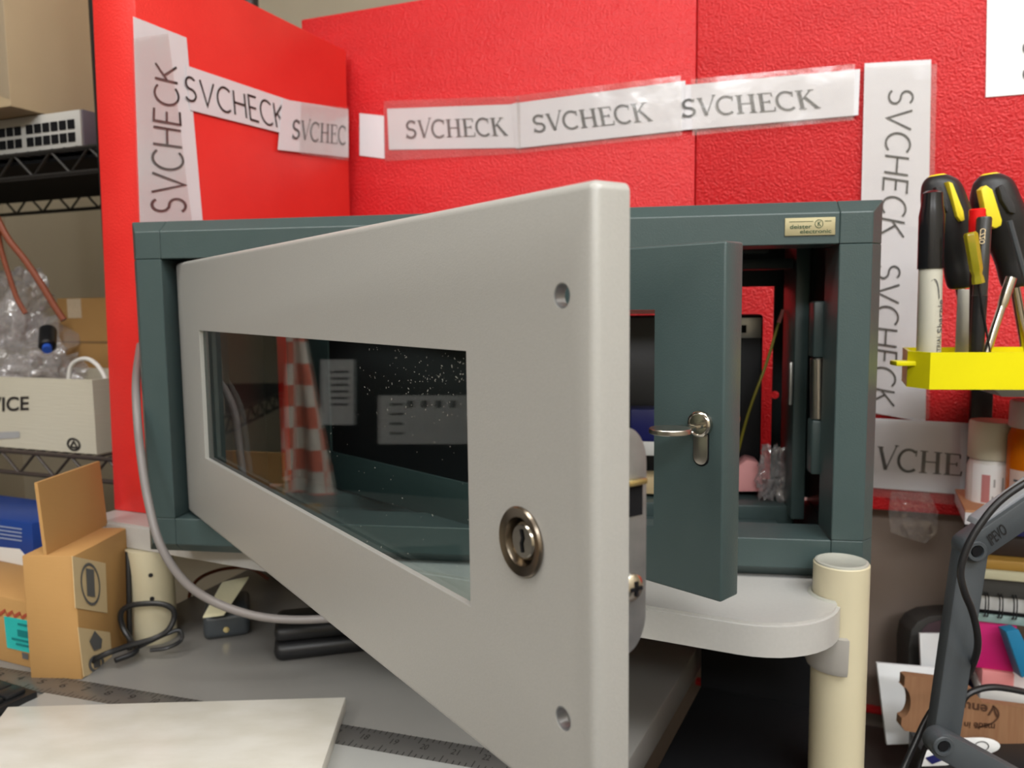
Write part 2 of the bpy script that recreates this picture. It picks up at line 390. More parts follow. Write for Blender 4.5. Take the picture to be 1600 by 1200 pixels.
for i, (lx, ly) in enumerate(((.35, -.25), (-1.0, .05), (.95, -.9), (.2, -2.2), (1.7, -.2), (-1.3, -1.9))):
    t = thing('ceiling_and_fill_panel', ['flush ceiling light panel nearest above the workbench', 'flush ceiling light panel above the left wire rack', 'flush ceiling light panel behind the workbench to the right', 'added ceiling fill panel furthest behind the workbench', 'flush ceiling light panel at far right', 'added ceiling fill panel behind the workbench to the left'][i], 'light', (lx, ly, 2.41), 'ceiling lights of the workshop')  # panels labelled added only house the fill lamps
    part('diffuser', box(Fr(lx, ly, 0, 0), -.58, .58, -.26, .26, 2.425, 2.44), X['lampface'], t)
    bm = newbm()
    for a in ((-.61, .61, -.29, -.26), (-.61, .61, .26, .29), (-.61, -.58, -.26, .26), (.58, .61, -.26, .26)): box(Fr(lx, ly, 0, 0), a[0], a[1], a[2], a[3], 2.415, 2.45, bm=bm)
    part('frame', bm, X['white'], t)

# partition behind the foam, right side
pb = Rm(0, 0, 0)
single('partition_panel', box(Rm, .12, 1.6, .034, .065, FL, 1.30, .003), X['taupe'], 'taupe grey partition panel standing behind the red foam', 'partition')

# ================================================================== FOAM
# left block: leaning slightly
def on_near(px, py):   # near face of the left block
    O = onz(175, 797, T); return onv(px, py, O, -22.5)
I0 = np.array([-.3664, .8211, T]); LF = Fr(*I0, 67.5)       # u runs away from the viewer along the face, -v towards the right
topz = 1.352
def up_at(px, z):   # point at height z on the near face under a pixel column
    y = 300
    for _ in range(30):
        p = on_near(px, y); y -= (z-p[2])*F/.85*.9
    return p
ob, ib = onz(178, 797, T), I0
ot = up_at(140, topz); it = up_at(206, topz)
ln = LF.e*.364
single('foam_block', prism([ob, ib, ib+ln, ob+ln], [ot, it, it+ln, ot+ln], bev=.002), X['foamface'],
       'thick red foam block standing on edge at left end of the riser shelf', 'foam')
def seamfoam(u0, u1, z0, z1): return box(Rm, u0, u1, 0, .03, z0, z1, .0025)
ul = Rm.px(470, 30)[0]; us = Rm.px(1088, 100)[0]; ft = Rm.px(650, 0)[1]; fb = Rm.px(1440, 802)[1]; um = Rm.px(1500, 325); 
single('foam_sheet', seamfoam(ul, us-.0004, fb, ft), X['foam'], 'large red foam sheet in the centre, behind the left two serif SVCHECK strips', 'foam', 'red foam sheets on the partition')
single('foam_sheet', seamfoam(us+.0004, 1.35, um[1]+.0008, 1.55), X['foam'], 'red foam sheet at upper right, above the tools, with a white page on it', 'foam', 'red foam sheets on the partition')
single('foam_sheet', seamfoam(us+.0004, 1.35, fb, um[1]-.0008), X['foam'], 'red foam sheet at lower right, behind the yellow tool tray', 'foam', 'red foam sheets on the partition')
single('foam_strip', box(Rm, Rm.px(1345, 1143, .02)[0]-.2, 1.3, .022, .034, RZ, RZ+.006, .001), X['foam'], 'thin red foam strip lying along foot of the partition', 'foam')

# ================================================================== DESKS AND RISER SHELF
de, dn = onz(1085, 1020, DZ), onz(985, 1185, DZ)
D = Fr(de[0], de[1], 0, -26); dd = (dn-de)/np.linalg.norm(dn-de)
far = de-dd*.22; near = de+dd*.62
poly = [near, far, far-D.e*.60, np.array([-.385, .890, DZ]), np.array([-.975, 1.125, DZ]), np.array([-.975, near[1]+.427, DZ])]
t = thing('desk', 'grey laminate desk under the riser shelf, strewn with cables and ruler', 'desk', (*((near+far)/2)[:2]-D.e[:2]*.7, FL))
part('desktop', slab([p-np.array([0, 0, .028]) for p in poly], (0, 0, .028), bev=.002), X['desk'], t)
for q in (near-D.e*.06-dd*.06, (-.94, .67), (-.94, 1.06)): part('leg', cyl((q[0], q[1], FL), (q[0], q[1], DZ-.028), .02), X['metalgrey'], t)
# added black block, put where the gap under the shelf is only dark
V = Fr(.0941, .554, 0, -26)
a = onz(1100, 1030, DZ); 
GW = Fr(*((de+D.e*.012)[:2]), FL, -26)
t = thing('dark_gap_block', 'added black block standing in for the dark gap right of the grey desk', 'dark block', GW(.0, .1, 0))
part('case', box(GW, -.006, .104, -.18, -.001, 0, .715, .004), X['void'], t); part('raised_rear_block', box(GW, -.006, .104, .0, .06, 0, .826, .002), X['void'], t)
part('front_slab', box(GW, -.004, .102, -.186, -.18, .01, .708, .003), X['void'], t)
# right desk
RD = Fr(.270, .60, 0, 67.5)
p0, p1 = RD(.34, 0, RZ), RD(-.5, 0, RZ); e = Rm.e
t = thing('side_desk', 'dark grey lower desk at right holding papers and book stack', 'desk', (.6, .5, FL))
part('desktop', slab([p1-np.array([0, 0, .03]), p1+e*1.2-np.array([0, 0, .03]), p0+e*1.2-np.array([0, 0, .03]), p0-np.array([0, 0, .03])], (0, 0, .03), bev=.002), mat('dark_grey_laminate', (.085, .075, .07), .45, bump=(300, .1, .0003)), t)
for q in (p1+e*.06-RD.e*-.05, p1+e*1.1-RD.e*-.05, p0+e*1.1-RD.e*.05): part('leg', cyl((q[0], q[1], FL), (q[0], q[1], RZ-.03), .02), X['metalgrey'], t)
# side panel of the lower desk closing off the dark gap
# riser shelf
TB = Fr(.0941, .554, T, -26)
def rr(u0, u1, v0, v1, rs, n=10):
    c = [(u1-rs[0], v0+rs[0], -90, rs[0]), (u1-rs[1], v1-rs[1], 0, rs[1]), (u0+rs[2], v1-rs[2], 90, rs[2]), (u0+rs[3], v0+rs[3], 180, rs[3])]
    return [(cx+r*math.cos(math.radians(a+90*i/n)), cy+r*math.sin(math.radians(a+90*i/n))) for cx, cy, a, r in c for i in range(n+1)]
PC = np.array([.2403, .575]); PR = .0196
t = thing('riser_shelf', 'warm white rounded riser shelf on cream posts carrying the teal cabinet', 'shelf', TB(-.25, .2, -.0245))
out = rr(-.600, .1235, 0, .40, (.060, .02, .02, .024)); TH = .0245
top = prism([TB(u, v, -TH+.001) for u, v in out], [TB(u, v, 0) for u, v in out])
bmesh.ops.bevel(top, geom=[ed for ed in top.edges if abs(ed.verts[0].co.z-ed.verts[1].co.z) < 1e-5 and ed.verts[0].co.z > T-.001], offset=.0022, segments=2, affect='EDGES')
top = boolean(top, [cyl((*PC, T-.1), (*PC, T+.1), PR+.0022, n=40)])
part('shelf_top', top, X['shelf'], t)
post = cyl((*PC, FL), (*PC, .8085), PR, n=48, bev=.0006)
po = part('post', post, X['cream'], t, label='right cream post rising through the shelf end')
part('post_cap', lathe((*PC, .8085), (0, 0, 1), [(0, PR-.001), (.0012, PR-.0012), (.0016, PR-.0026), (.0012, PR-.0034), (.0012, 0)], 48), X['capgrey'], po, label='grey plastic cap on post')
# clamp under the shelf around the post
cl = lathe((*PC, T-.0255-.028), (0, 0, 1), [(0, PR+.0006), (.028, PR+.0006), (.028, PR+.0055), (.004, PR+.0045), (0, PR+.003)], 48, closed=True)
cl = boolean(cl, [box(ID, PC[0]-.003, PC[0]+.06, PC[1]-.05, PC[1]+.06, T-.2, T+.1)])
part('clamp', cl, X['shelfedge'], t)
rg = lathe((*PC, T-.002), (0, 0, 1), [(0, PR+.0004), (.0032, PR+.0004), (.0032, PR+.0022), (0, PR+.0060)], 48, closed=True)
rg = boolean(rg, [box(ID, PC[0]-.011, PC[0]+.06, PC[1]-.05, PC[1]+.06, T-.2, T+.1)])
part('collar', rg, X['capgrey'], t)
P2 = np.array([-.3690, .795])
p2 = part('post', cyl((*P2, DZ), (*P2, T-.0245), .0222, n=40), X['cream'], t)
for zz in (DZ+.048, DZ+.072): part('screw_hole', cyl((*(P2+np.array([.009, -.0198])), zz), (*(P2+np.array([.0096, -.0208])), zz), .0022, n=12), X['black'], p2)
for q in ((-.54, .36), (.06, .36)):
    c = TB(*q, 0); zz = DZ if q[0] < 0 else FL
    part('post', cyl((c[0], c[1], zz), (c[0], c[1], T-.0245), .0196, n=24), X['cream'], t)

# ================================================================== KEY CABINET
CW, CH, FRW, CHM, CV, CDP = .5908, .27, .0229, .0095, .0116, .24
CB = Fr(-.318, .6911, 1-.2059, -9.1534)
cab = thing('key_cabinet', 'teal steel wall cabinet lying on the white riser shelf with both doors open', 'cabinet', CB(CW/2, .1, -CHM))
def loops(rects, bm=None):
    """rects: list of (u0,u1,w0,w1,v)"""
    b = newbm(); R = []
    for (u0, u1, w0, w1, v) in rects: R.append([b.verts.new(tuple(CB(u, v, w))) for u, w in ((u0, w0), (u1, w0), (u1, w1), (u0, w1))])
    b.faces.new(R[0]); b.faces.new(R[-1][::-1])
    for A, B in zip(R, R[1:]):
        for i in range(4): b.faces.new([A[i], A[(i+1) % 4], B[(i+1) % 4], B[i]])
    bmesh.ops.recalc_face_normals(b, faces=b.faces[:]); bmesh.ops.bevel(b, geom=b.edges[:], offset=.0006, segments=1, affect='EDGES')
    return join(bm, b)
g = .0002; VB = .046
part('frame_rail', loops([(FRW+g, CW-FRW-g, CH-FRW, CH, 0), (FRW+g, CW-FRW-g, CH-FRW, CH+CHM, CV), (FRW+g, CW-FRW-g, CH-FRW, CH+CHM, VB)]), X['teal'], cab, False, label='top frame rail')
part('frame_rail', loops([(FRW+g, CW-FRW-g, 0, FRW, 0), (FRW+g, CW-FRW-g, -CHM, FRW, CV), (FRW+g, CW-FRW-g, -CHM, FRW, VB)]), X['teal'], cab, False, label='bottom frame rail')
part('frame_rail', loops([(0, FRW, FRW+g, CH-FRW-g, 0), (-CHM, FRW, FRW+g, CH-FRW-g, CV), (-CHM, FRW, FRW+g, CH-FRW-g, VB)]), X['teal'], cab, False, label='left frame rail')
part('frame_rail', loops([(CW-FRW, CW, FRW+g, CH-FRW-g, 0), (CW-FRW, CW+CHM, FRW+g, CH-FRW-g, CV), (CW-FRW, CW+CHM, FRW+g, CH-FRW-g, VB)]), X['teal'], cab, False, label='right frame rail')
for sx in (0, 1):
    for sz in (0, 1):
        u0, u1 = ((0, FRW), (CW-FRW, CW))[sx]; w0, w1 = ((0, FRW), (CH-FRW, CH))[sz]
        U0, U1 = ((-CHM, FRW), (CW-FRW, CW+CHM))[sx]; W0, W1 = ((-CHM, FRW), (CH-FRW, CH+CHM))[sz]
        part('corner_block', loops([(u0, u1, w0, w1, 0), (U0, U1, W0, W1, CV), (U0, U1, W0, W1, VB)]), X['teal'], cab, False)
# body shell
B = newbm(); th = .0015; o = CHM-.002
box(CB, -o, CW+o, VB, CDP, -CHM, -CHM+th+.004, bm=B); box(CB, -o, CW+o, VB, CDP, CH+o-th, CH+o, bm=B)
box(CB, -o, -o+th, VB, CDP, -CHM+.004, CH+o, bm=B); box(CB, CW+o-th, CW+o, VB, CDP, -CHM+.004, CH+o, bm=B)
part('body', B, X['teal'], cab)
# dark inner liner with back opening
bu0 = CB.px(436, 600, CDP)[0]; bu1 = CB.px(1206, 600, CDP)[0]; bw1 = CB.px(1180, 448, CDP)[1]; bw0 = CB.px(1180, 768, CDP)[1]
cuts = [box(CB, bu0, bu1, CDP-.02, CDP+.02, bw0, bw1)]
for px, py in ((398, 553), (399, 607), (400, 663), (1211, 617)):
    u_, w_ = CB.px(px, py, CDP-.003); cuts.append(cyl(CB(u_, CDP-.03, w_), CB(u_, CDP+.03, w_), .0042, n=20))
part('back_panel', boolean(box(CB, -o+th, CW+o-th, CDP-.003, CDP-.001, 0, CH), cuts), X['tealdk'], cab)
B = newbm()
u1_ = CB.px(1240, 830, .12)[0]
box(CB, .05, u1_, .12, CDP-.005, -.002, CB.px(1200, 790, .12)[1], .0015, bm=B)
box(CB, FRW+.022, CW-FRW-.022, .10, .118, -.002, .006, bm=B)
part('inner_tray', B, X['teal'], cab)
B = newbm(); box(CB, FRW+.022, CB.px(1240, 400, .1)[0], .10, .13, CB.px(1200, 420, .1)[1], CB.px(1200, 404, .1)[1], .001, bm=B)
box(CB, FRW+.022, CB.px(1200, 400, .09)[0], .088, .10, CB.px(1200, 396, .09)[1], CB.px(1200, 384, .09)[1], .001, bm=B)
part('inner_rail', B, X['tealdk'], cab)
B = newbm(); a_ = CB.px(1240, 600, .10)[0]; b_ = CB.px(1262, 600, .10)[0]
box(CB, a_, b_, .10, .16, .012, CH-.012, .0015, bm=B); part('inner_upright', B, X['teal'], cab)
B = newbm(); q0 = CB.px(1231, 632, .099); q1 = CB.px(1238, 565, .099); box(CB, q0[0], q1[0], .094, .0995, q0[1], q1[1], .001, bm=B); part('striker', B, X['metalgrey'], cab)
# hinge block on the right jamb
hv = .050
def hp(x, y): return CB.px(x, y, hv)
B = newbm(); q0, q1 = hp(1270, 559), hp(1303, 470); box(CB, q0[0], q1[0], hv, hv+.02, q0[1], q1[1], .002, bm=B)
q2, q3 = hp(1267, 742), hp(1301, 657); box(CB, q2[0], q3[0], hv, hv+.02, q2[1], q3[1], .002, bm=B)
box(CB, q1[0]-.008, CW-FRW+.004, hv+.004, hv+.016, q2[1], q1[1], bm=B)
hg = part('hinge', B, X['teal'], cab)
c0, c1 = hp(1281, 656), hp(1281, 560); r_ = (hp(1294, 600)[0]-hp(1268, 600)[0])/2
part('hinge_pin', cyl(CB(c0[0], hv+.006, c0[1]), CB(c1[0], hv+.006, c1[1]), r_, n=28, bev=.0008), X['nickel'], hg, label='satin metal hinge barrel')
# name plate on the top rail
q = [CB.px(x, y, -.0006) for x, y in ((1226.5, 341), (1305.5, 341), (1305.5, 368.5), (1226.5, 369))]
pu0, pu1, pw0, pw1 = q[0][0], q[1][0], q[3][1], q[0][1]
npl = part('name_plate', box(CB, pu0, pu1, -.0011, .0001, pw0, pw1, .0005), X['gold'], cab)
def pl(u, v): return CB(pu0+(pu1-pu0)*u, -.0014, pw0+(pw1-pw0)*v)
B = newbm()
maptext(fonttext('deister', .012), pl(.10, .62), pl(.53, .62), pl(.53, .40), pl(.10, .40), bm=B)
maptext(fonttext('electronic', .012), pl(.30, .34), pl(.92, .34), pl(.92, .13), pl(.30, .13), bm=B)
maptext([rectf(.08, .77, .56, .80), rectf(.79, .77, .92, .80)], pl(0, 1), pl(1, 1), pl(1, 0), pl(0, 0), bm=B)
cc = [(.675+.085*math.cos(a), .64+.24*math.sin(a)) for a in np.linspace(0, 2*PI, 25)]
k = pu1-pu0; h_ = pw1-pw0
maptext([[(a[0], a[1]), (b[0], b[1]), (b[0]*.86+.675*.14, b[1]*.86+.64*.14), (a[0]*.86+.675*.14, a[1]*.86+.64*.14)] for a, b in zip(cc, cc[1:])], pl(0, 1), pl(1, 1), pl(1, 0), pl(0, 0), bm=B)
maptext([[(a*.05+.655, b*.28+.50) for a, b in f] for f in text2d('K', wd=.16)], pl(0, 1), pl(1, 1), pl(1, 0), pl(0, 0), bm=B)
part('name_plate_print', B, mat('green_print', (.03, .07, .03), .5), npl)

# ---------------- outer door
DR = Fr(-.2901, .7039, 1-.1805, -54.868); DL, DH, DT = .5498, .219, .0149
WU0, WU1, WW0, WW1 = .0681, .473, .0581, .1622
body = box(DR, 0, DL, 0, DT, 0, DH)
bmesh.ops.bevel(body, geom=[ed for ed in body.edges if not all(DR.inv(v.co)[1] > DT*.5 for v in ed.verts)], offset=.0034, segments=4, affect='EDGES', profile=.5)
hol = box(DR, .003, DL-.003, .0032, DT+.02, .003, DH-.003)
win = box(DR, WU0, WU1, -.02, .05, WW0, WW1)
cuts = [hol, win]
def du(x, y, v=0): return DR.px(x, y, v)
h1, h2, lk = du(878, 462), du(880, 1123), du(816, 846)
for h in (h1, h2): cuts.append(cyl(DR(h[0], -.03, h[1]), DR(h[0], .01, h[1]), .0043, n=32))
cuts.append(cyl(DR(lk[0], -.03, lk[1]), DR(lk[0], .01, lk[1]), .0095, n=40))
door = part('outer_door', boolean(body, cuts), X['silver'], cab, label='silver grey outer door with window, swung wide open')
part('glass_pane', box(DR, WU0-.008, WU1+.008, .0034, .0064, WW0-.008, WW1+.008), X['glass'], door)
B = newbm(); box(DR, WU0-.02, WU0-.009, .0034, .0075, WW0-.02, WW1+.02, bm=B); box(DR, WU1+.009, WU1+.02, .0034, .0075, WW0-.02, WW1+.02, bm=B)
box(DR, WU0-.009, WU1+.009, .0034, .0075, WW0-.02, WW0-.009, bm=B); box(DR, WU0-.009, WU1+.009, .0034, .0075, WW1+.009, WW1+.02, bm=B)
part('glass_retainer', B, X['teal'], door)
rng = random.Random(5); B = newbm()
for i in range(260):
    if i < 190: x_, y_ = rng.gauss(660, 48), rng.gauss(580, 45)
    else: x_, y_ = rng.uniform(500, 732), rng.uniform(540, 900)
    u_, w_ = DR.px(x_, y_, .0034)
    if not (WU0 < u_ < WU1-.003 and WW0+.001 < w_ < WW1-.002): continue
    s_ = rng.uniform(.00005, .00015); l_ = s_*rng.uniform(1, 4.5); a_ = rng.uniform(0, PI); c_, d_ = math.cos(a_), math.sin(a_)
    hexa(B, [DR(u_+p*l_*c_-q*s_*d_, .0034-k, w_+p*l_*d_+q*s_*c_) for k in (0, .0001) for p, q in ((-1, -1), (1, -1), (1, 1), (-1, 1))])
du_ = part('dust', B, X['capgrey'], door, False, label='dust and lint specks on the glass'); du_['kind'] = 'stuff'
# lock escutcheon
LR = .5*np.linalg.norm(onv(816, 792, DR(0, 0, 0), DR.yaw)-onv(818, 902, DR(0, 0, 0), DR.yaw))
ring = lathe(DR(lk[0], 0, lk[1]), -DR.n, [(-.006, LR*.60), (-.006, LR*.66), (.0003, LR*.99), (.0010, LR), (.0018, LR*.95), (.0014, LR*.80), (.0012, LR*.70), (-.001, LR*.66), (-.0055, LR*.60)], 56, closed=True)
er = part('lock_escutcheon', ring, X['dknickel'], door)
part('lock_barrel', lathe(DR(lk[0], .0045, lk[1]), -DR.n, [(0, LR*.60), (.002, LR*.60), (.0042, LR*.50), (.0046, LR*.46), (.0046, 0)], 48), X['chrome'], er)
LFc = lambda a, b, v=-.0003: DR(lk[0]+a*LR, v, lk[1]+b*LR)
B = newbm()
for (pa, pb_) in (((-.03, .34), (.05, .10)), ((.05, .10), (-.02, -.05)), ((-.02, -.05), (.03, -.30))):
    d_ = .045; slab([LFc(pa[0]-d_, pa[1]), LFc(pa[0]+d_, pa[1]), LFc(pb_[0]+d_, pb_[1]), LFc(pb_[0]-d_, pb_[1])], -DR.n*.0003, B)
part('keyway', B, X['void'], er)
# recessed liner rings of the two holes
for h in (h1, h2): part('hole_liner', lathe(DR(h[0], .0002, h[1]), DR.n, [(0, .0043), (0, .0037), (.004, .0037), (.004, .0043)], 32, closed=True), X['zinc'], door)
# latch plate behind the door edge
EF = Fr(*DR(DL-.0025, DT, 0), DR.yaw+90)      # u: away from the door back, plane of the door's edge
LP = [EF.px(x, y, 0) for x, y in ((1010, 760), (1010, 900), (984, 668), (984, 1021))]
pe = (LP[0][0]+LP[1][0])/2; zt, zb = LP[2][1], LP[3][1]; r = pe*.9
pts = []
for i in range(11): a = PI/2*i/10; pts.append((pe-r+r*math.sin(a), zt-r*1.4+r*1.4*math.cos(a)))
for i in range(11): a = PI/2*i/10; pts.append((pe-r+r*math.cos(a), zb+r*1.4-r*1.4*math.sin(a)))
pts = [(-.012, zt)]+pts+[(-.012, zb)]
lp = part('latch_plate', prism([EF(u, 0, w_) for u, w_ in pts], [EF(u, .002, w_) for u, w_ in pts], bev=.0002), X['zinc'], door)
q0, q1 = EF.px(982, 808, 0), EF.px(1003, 752, 0)
part('latch_slot', box(EF, .0002, q1[0], -.0004, .0002, q0[1], q1[1]-.001), X['void'], lp)
q2 = EF.px(1007, 745, 0); part('latch_bolt', box(EF, .0002, q2[0]-.0008, -.0026, .0002, q1[1]-.0006, q2[1]+.0002, .0006), X['brass'], lp)
s = EF.px(986, 917, 0)
sc = part('screw', lathe(EF(s[0], 0, s[1]), -EF.n, [(0, .0048), (.0012, .0046), (.0024, .0030), (.0027, 0)], 24), X['chrome'], lp)
B = newbm(); box(EF, s[0]-.0026, s[0]+.0026, -.0031, -.0022, s[1]-.0006, s[1]+.0006, bm=B); box(EF, s[0]-.0006, s[0]+.0006, -.0031, -.0022, s[1]-.0026, s[1]+.0026, bm=B)
part('screw_slot', B, X['void'], lp)
part('lock_case', box(DR, lk[0]-.02, DL-.003, .0066, .022, zb+DR.o[2]*0+(EF.o[2]-DR.o[2])+.006, zt+(EF.o[2]-DR.o[2])-.006, .001), X['zinc'], door)

# ---------------- inner door
IN = Fr(.1275, .4818, 1-.1855, -46.5145); IH, IT_ = .2212, .0199; IL = .525
body = box(IN, -IL, 0, 0, IT_, 0, IH, .0016, 3)
hol = box(IN, -IL+.002, -.002, .002, IT_+.02, .002, IH-.002)
win = box(IN, -.455, -.0513, -.02, .05, .0376, .1806)
kc = IN.px(1096, 662); kb = IN.px(1097, 726)
ind = part('inner_door', boolean(body, [hol, win]), X['teal'], cab, label='teal inner door with large window opening, standing ajar')
part('door_lip', box(IN, -.006, -.0015, IT_-.001, IT_+.0005, .0015, IH-.0015, .0004), X['tealdk'], ind)
KR = .5*abs(IN.px(1096, 641)[1]-IN.px(1096, 682)[1])
cylp = part('lock_cylinder', lathe(IN(kc[0], 0, kc[1]), -IN.n, [(-.004, KR), (.0032, KR), (.0040, KR*.92), (.0044, KR*.80), (.0038, KR*.74), (.0040, 0)], 44), X['chrome'], ind)
lw = KR*.62; lh = kc[1]-kb[1]-lw
pts = [(-lw, 0), (-lw, -lh)]+[(-lw*math.cos(a), -lh-lw*math.sin(a)) for a in np.linspace(0, PI, 14)][1:-1]+[(lw, -lh), (lw, 0)]
part('cylinder_body', prism([IN(kc[0]+u, -.0012, kc[1]+w_) for u, w_ in pts], [IN(kc[0]+u, .03, kc[1]+w_) for u, w_ in pts], bev=.0003), X['nickel'], cylp)
pts2 = [(u*1.12, w_*1.04-.0) for u, w_ in pts]
part('cylinder_gap', prism([IN(kc[0]+u, -.0003, kc[1]+w_) for u, w_ in pts2], [IN(kc[0]+u, .001, kc[1]+w_) for u, w_ in pts2]), X['void'], ind)
part('thumb_turn', lathe(IN(kc[0], .0255, kc[1]), IN.n, [(0, KR), (.006, KR), (.007, KR*.8), (.007, 0)], 36), X['chrome'], cylp)
part('lock_case', box(IN, -.045, -.004, IT_-.004, .0250, kc[1]-.045, kc[1]+.012, .001), X['teal'], ind)
# key in the inner lock
k0 = IN(kc[0]+.002, -.003, kc[1]-.0005)
kn = -IN.n; kdir = kn*.985+np.array([-.10, 0, 0]); kdir /= np.linalg.norm(kdir); kx, ky, _ = basis(kdir)
kf = np.cross(kdir, [0, 0, 1]); kf /= np.linalg.norm(kf)
t = thing('key', 'small steel key inserted in lock of the teal inner door', 'key', k0)
def kbar(l0, l1, w0, w1, th_=.0022, bm=None):
    P_ = [k0+kdir*l0-kf*w0, k0+kdir*l0+kf*w0, k0+kdir*l1+kf*w1, k0+kdir*l1-kf*w1]
    return slab([p-np.array([0, 0, th_/2]) for p in P_], (0, 0, th_), bm, .0004)
part('blade', kbar(-.004, .012, .0038, .0038), X['chrome'], t)
part('bow', kbar(.012, .034, .006, .0105), X['chrome'], t)
c_ = k0+kdir*.030
part('bow_rim', lathe(c_-np.array([0, 0, .0016]), (0, 0, 1), [(0, .0120), (.0005, .0124), (.0027, .0124), (.0032, .0120), (.0032, 0)], 32), X['nickel'], t)

# ================================================================== PAPER STRIPS
lf_o = LF(0, -.0015, 0)          # just in front of the left block's face
def FLp(off): 
    # the left block's face (it leans): plane through three of its corners
    n = np.cross(ln, it-ib); n /= np.linalg.norm(n)
    if n[1] > 0: n = -n
    if n@(CAM-ib) < 0: n = -n
    def f(x, y):
        r_ = ray(x, y); o_ = ib+n*off; return CAM+r_*(n@(o_-CAM))/(n@r_)
    return f, n
def FBp(off):
    def f(x, y): return onv(x, y, Rm(0, -off, 0), Rm.yaw)
    return f, -Rm.n
def quadgrid(c, n=10, m=2, crumple=0, nrm=(0, 0, 1)):
    tl, tr, br, bl = c; nrm = np.array(nrm); b = newbm(); V_ = []
    for j in range(m+1):
        row = []
        for i in range(n+1):
            u, v = i/n, j/m; p = (tl*(1-u)+tr*u)*(1-v)+(bl*(1-u)+br*u)*v
            row.append(p+nrm*crumple*(noise.noise(Vector(tuple(p*35)))*.5+.5))
        V_.append(row)
    F1 = [[b.verts.new(tuple(p)) for p in r_] for r_ in V_]; F2 = [[b.verts.new(tuple(p-nrm*.0004)) for p in r_] for r_ in V_]
    for j in range(m):
        for i in range(n):
            b.faces.new([F1[j][i], F1[j][i+1], F1[j+1][i+1], F1[j+1][i]]); b.faces.new([F2[j][i], F2[j+1][i], F2[j+1][i+1], F2[j][i+1]])
    for i in range(n):
        b.faces.new([F1[0][i], F2[0][i], F2[0][i+1], F1[0][i+1]]); b.faces.new([F1[m][i], F1[m][i+1], F2[m][i+1], F2[m][i]])
    for j in range(m):
        b.faces.new([F1[j][0], F1[j+1][0], F2[j+1][0], F2[j][0]]); b.faces.new([F1[j][n], F2[j][n], F2[j+1][n], F1[j+1][n]])
    bmesh.ops.recalc_face_normals(b, faces=b.faces[:]); return b
def strip(pf, quad, texts, tapeq, label, off=.001, name='paper_strip', cat='paper strip', group='taped paper strips with lettering', m='paper'):
    f, n = pf(off); c = [f(*q) for q in quad]; t = thing(name, label, cat, c[3], group)
    part('paper', quadgrid(c, 12, 2, .0006, n), X[m], t)
    for faces, tq, ink in texts:
        ft_, _ = pf(off+.0011); part('lettering', maptext(faces, *[ft_(*q) for q in tq]), X[ink], t)
    if tapeq:
        ftp, _ = pf(off+.0018); part('clear_tape', quadgrid([ftp(*q) for q in tapeq], 24, 4, .0016, n), X['tape'], t)
    return t
SV = text2d('SVCHECK')
strip(FLp, [(208, 26), (291, 59), (317, 352), (219, 352)], [(SV, [(236, 332), (243, 97), (276, 106), (292, 334)], 'ink')], [(206, 60), (262, 52), (300, 352), (216, 352)],
      'vertical paper strip with black capitals on near edge of the left foam block')
strip(FLp, [(290, 102), (482, 167), (480, 218), (297, 172)], [(SV, [(288, 117), (441, 165), (447, 203), (288, 155)], 'ink')], None,
      'slanting paper strip with thin sans capitals on the left foam block', off=.0022)
strip(FLp, [(441, 155), (544, 171), (544, 246), (434, 234)], [(text2d('SVCHEC', True), [(458, 187), (541, 198), (541, 226), (456, 216)], 'greyink')], [(470, 160), (544, 168), (544, 251), (468, 240)],
      'small paper strip with faint serif capitals at far edge of the left foam block', off=.0034)
fB, nB = FBp(.001)
strip(FBp, [(562, 177), (600, 181), (601, 248), (562, 243)], [], None, 'blank white paper piece taped in the foam corner', group=None)
SS = text2d('SVCHECK', True)
strip(FBp, [(605, 170), (800, 163), (806, 231), (608, 234)], [(SS, [(634, 189), (788, 184), (793, 211), (634, 216)], 'greyink')], [(600, 158), (812, 150), (814, 240), (602, 252)],
      'leftmost serif lettered paper strip on the back foam')
strip(FBp, [(800, 162), (1071, 126), (1072, 203), (806, 232)], [(SS, [(831, 181), (1012, 160), (1019, 188), (834, 207)], 'greyink')], [(806, 150), (1064, 118), (1066, 212), (812, 240)],
      'middle serif lettered paper strip on the back foam', off=.0022)
strip(FBp, [(1070, 133), (1344, 108), (1341, 180), (1071, 203)], [(SS, [(1065, 156), (1273, 140), (1281, 168), (1065, 183)], 'greyink')], [(1080, 124), (1336, 100), (1334, 188), (1082, 212)],
      'right serif lettered paper strip on the back foam beside the vertical strip', off=.0034)
strip(FBp, [(1351, 99), (1455, 93), (1446, 660), (1338, 640)], [(SV, [(1428, 140), (1412, 372), (1376, 364), (1389, 138)], 'ink'), (SV, [(1407, 414), (1397, 636), (1358, 628), (1372, 412)], 'ink')],
      [(1352, 104), (1464, 100), (1452, 655), (1340, 645)], 'tall vertical paper strip with black capitals right of the teal cabinet', off=.0046)
strip(FBp, [(1340, 652), (1514, 661), (1507, 773), (1340, 760)], [(text2d('VCHE', True), [(1372, 698), (1504, 711), (1503, 743), (1368, 733)], 'ink')], [(1352, 654), (1500, 662), (1500, 790), (1352, 774)],
      'paper strip with large serif capitals below the vertical strip', off=.0060)
strip(FBp, [(1543, -40), (1680, -45), (1690, 140), (1540, 152)], [(fonttext(':'), [(1598, 68), (1604, 68), (1604, 122), (1598, 122)], 'greyink')], None,
      'white page on the red foam at upper right', name='paper_sheet', cat='paper', group=None, m='plainpaper')
# loose octagonal tape tail
fT, nT = FBp(.009)
oc = [(1392, 768), (1452, 770), (1466, 800), (1464, 832), (1447, 849), (1424, 843), (1392, 832), (1388, 800)]
single('tape_tail', slab([fT(*q) for q in oc], -nT*.0004), X['tail'], 'crinkled clear tape end hanging below the lowest lettered strip', 'tape', smooth=False)
q = [fT(*z) for z in ((1390, 828), (1406, 829), (1406, 836), (1391, 835))]
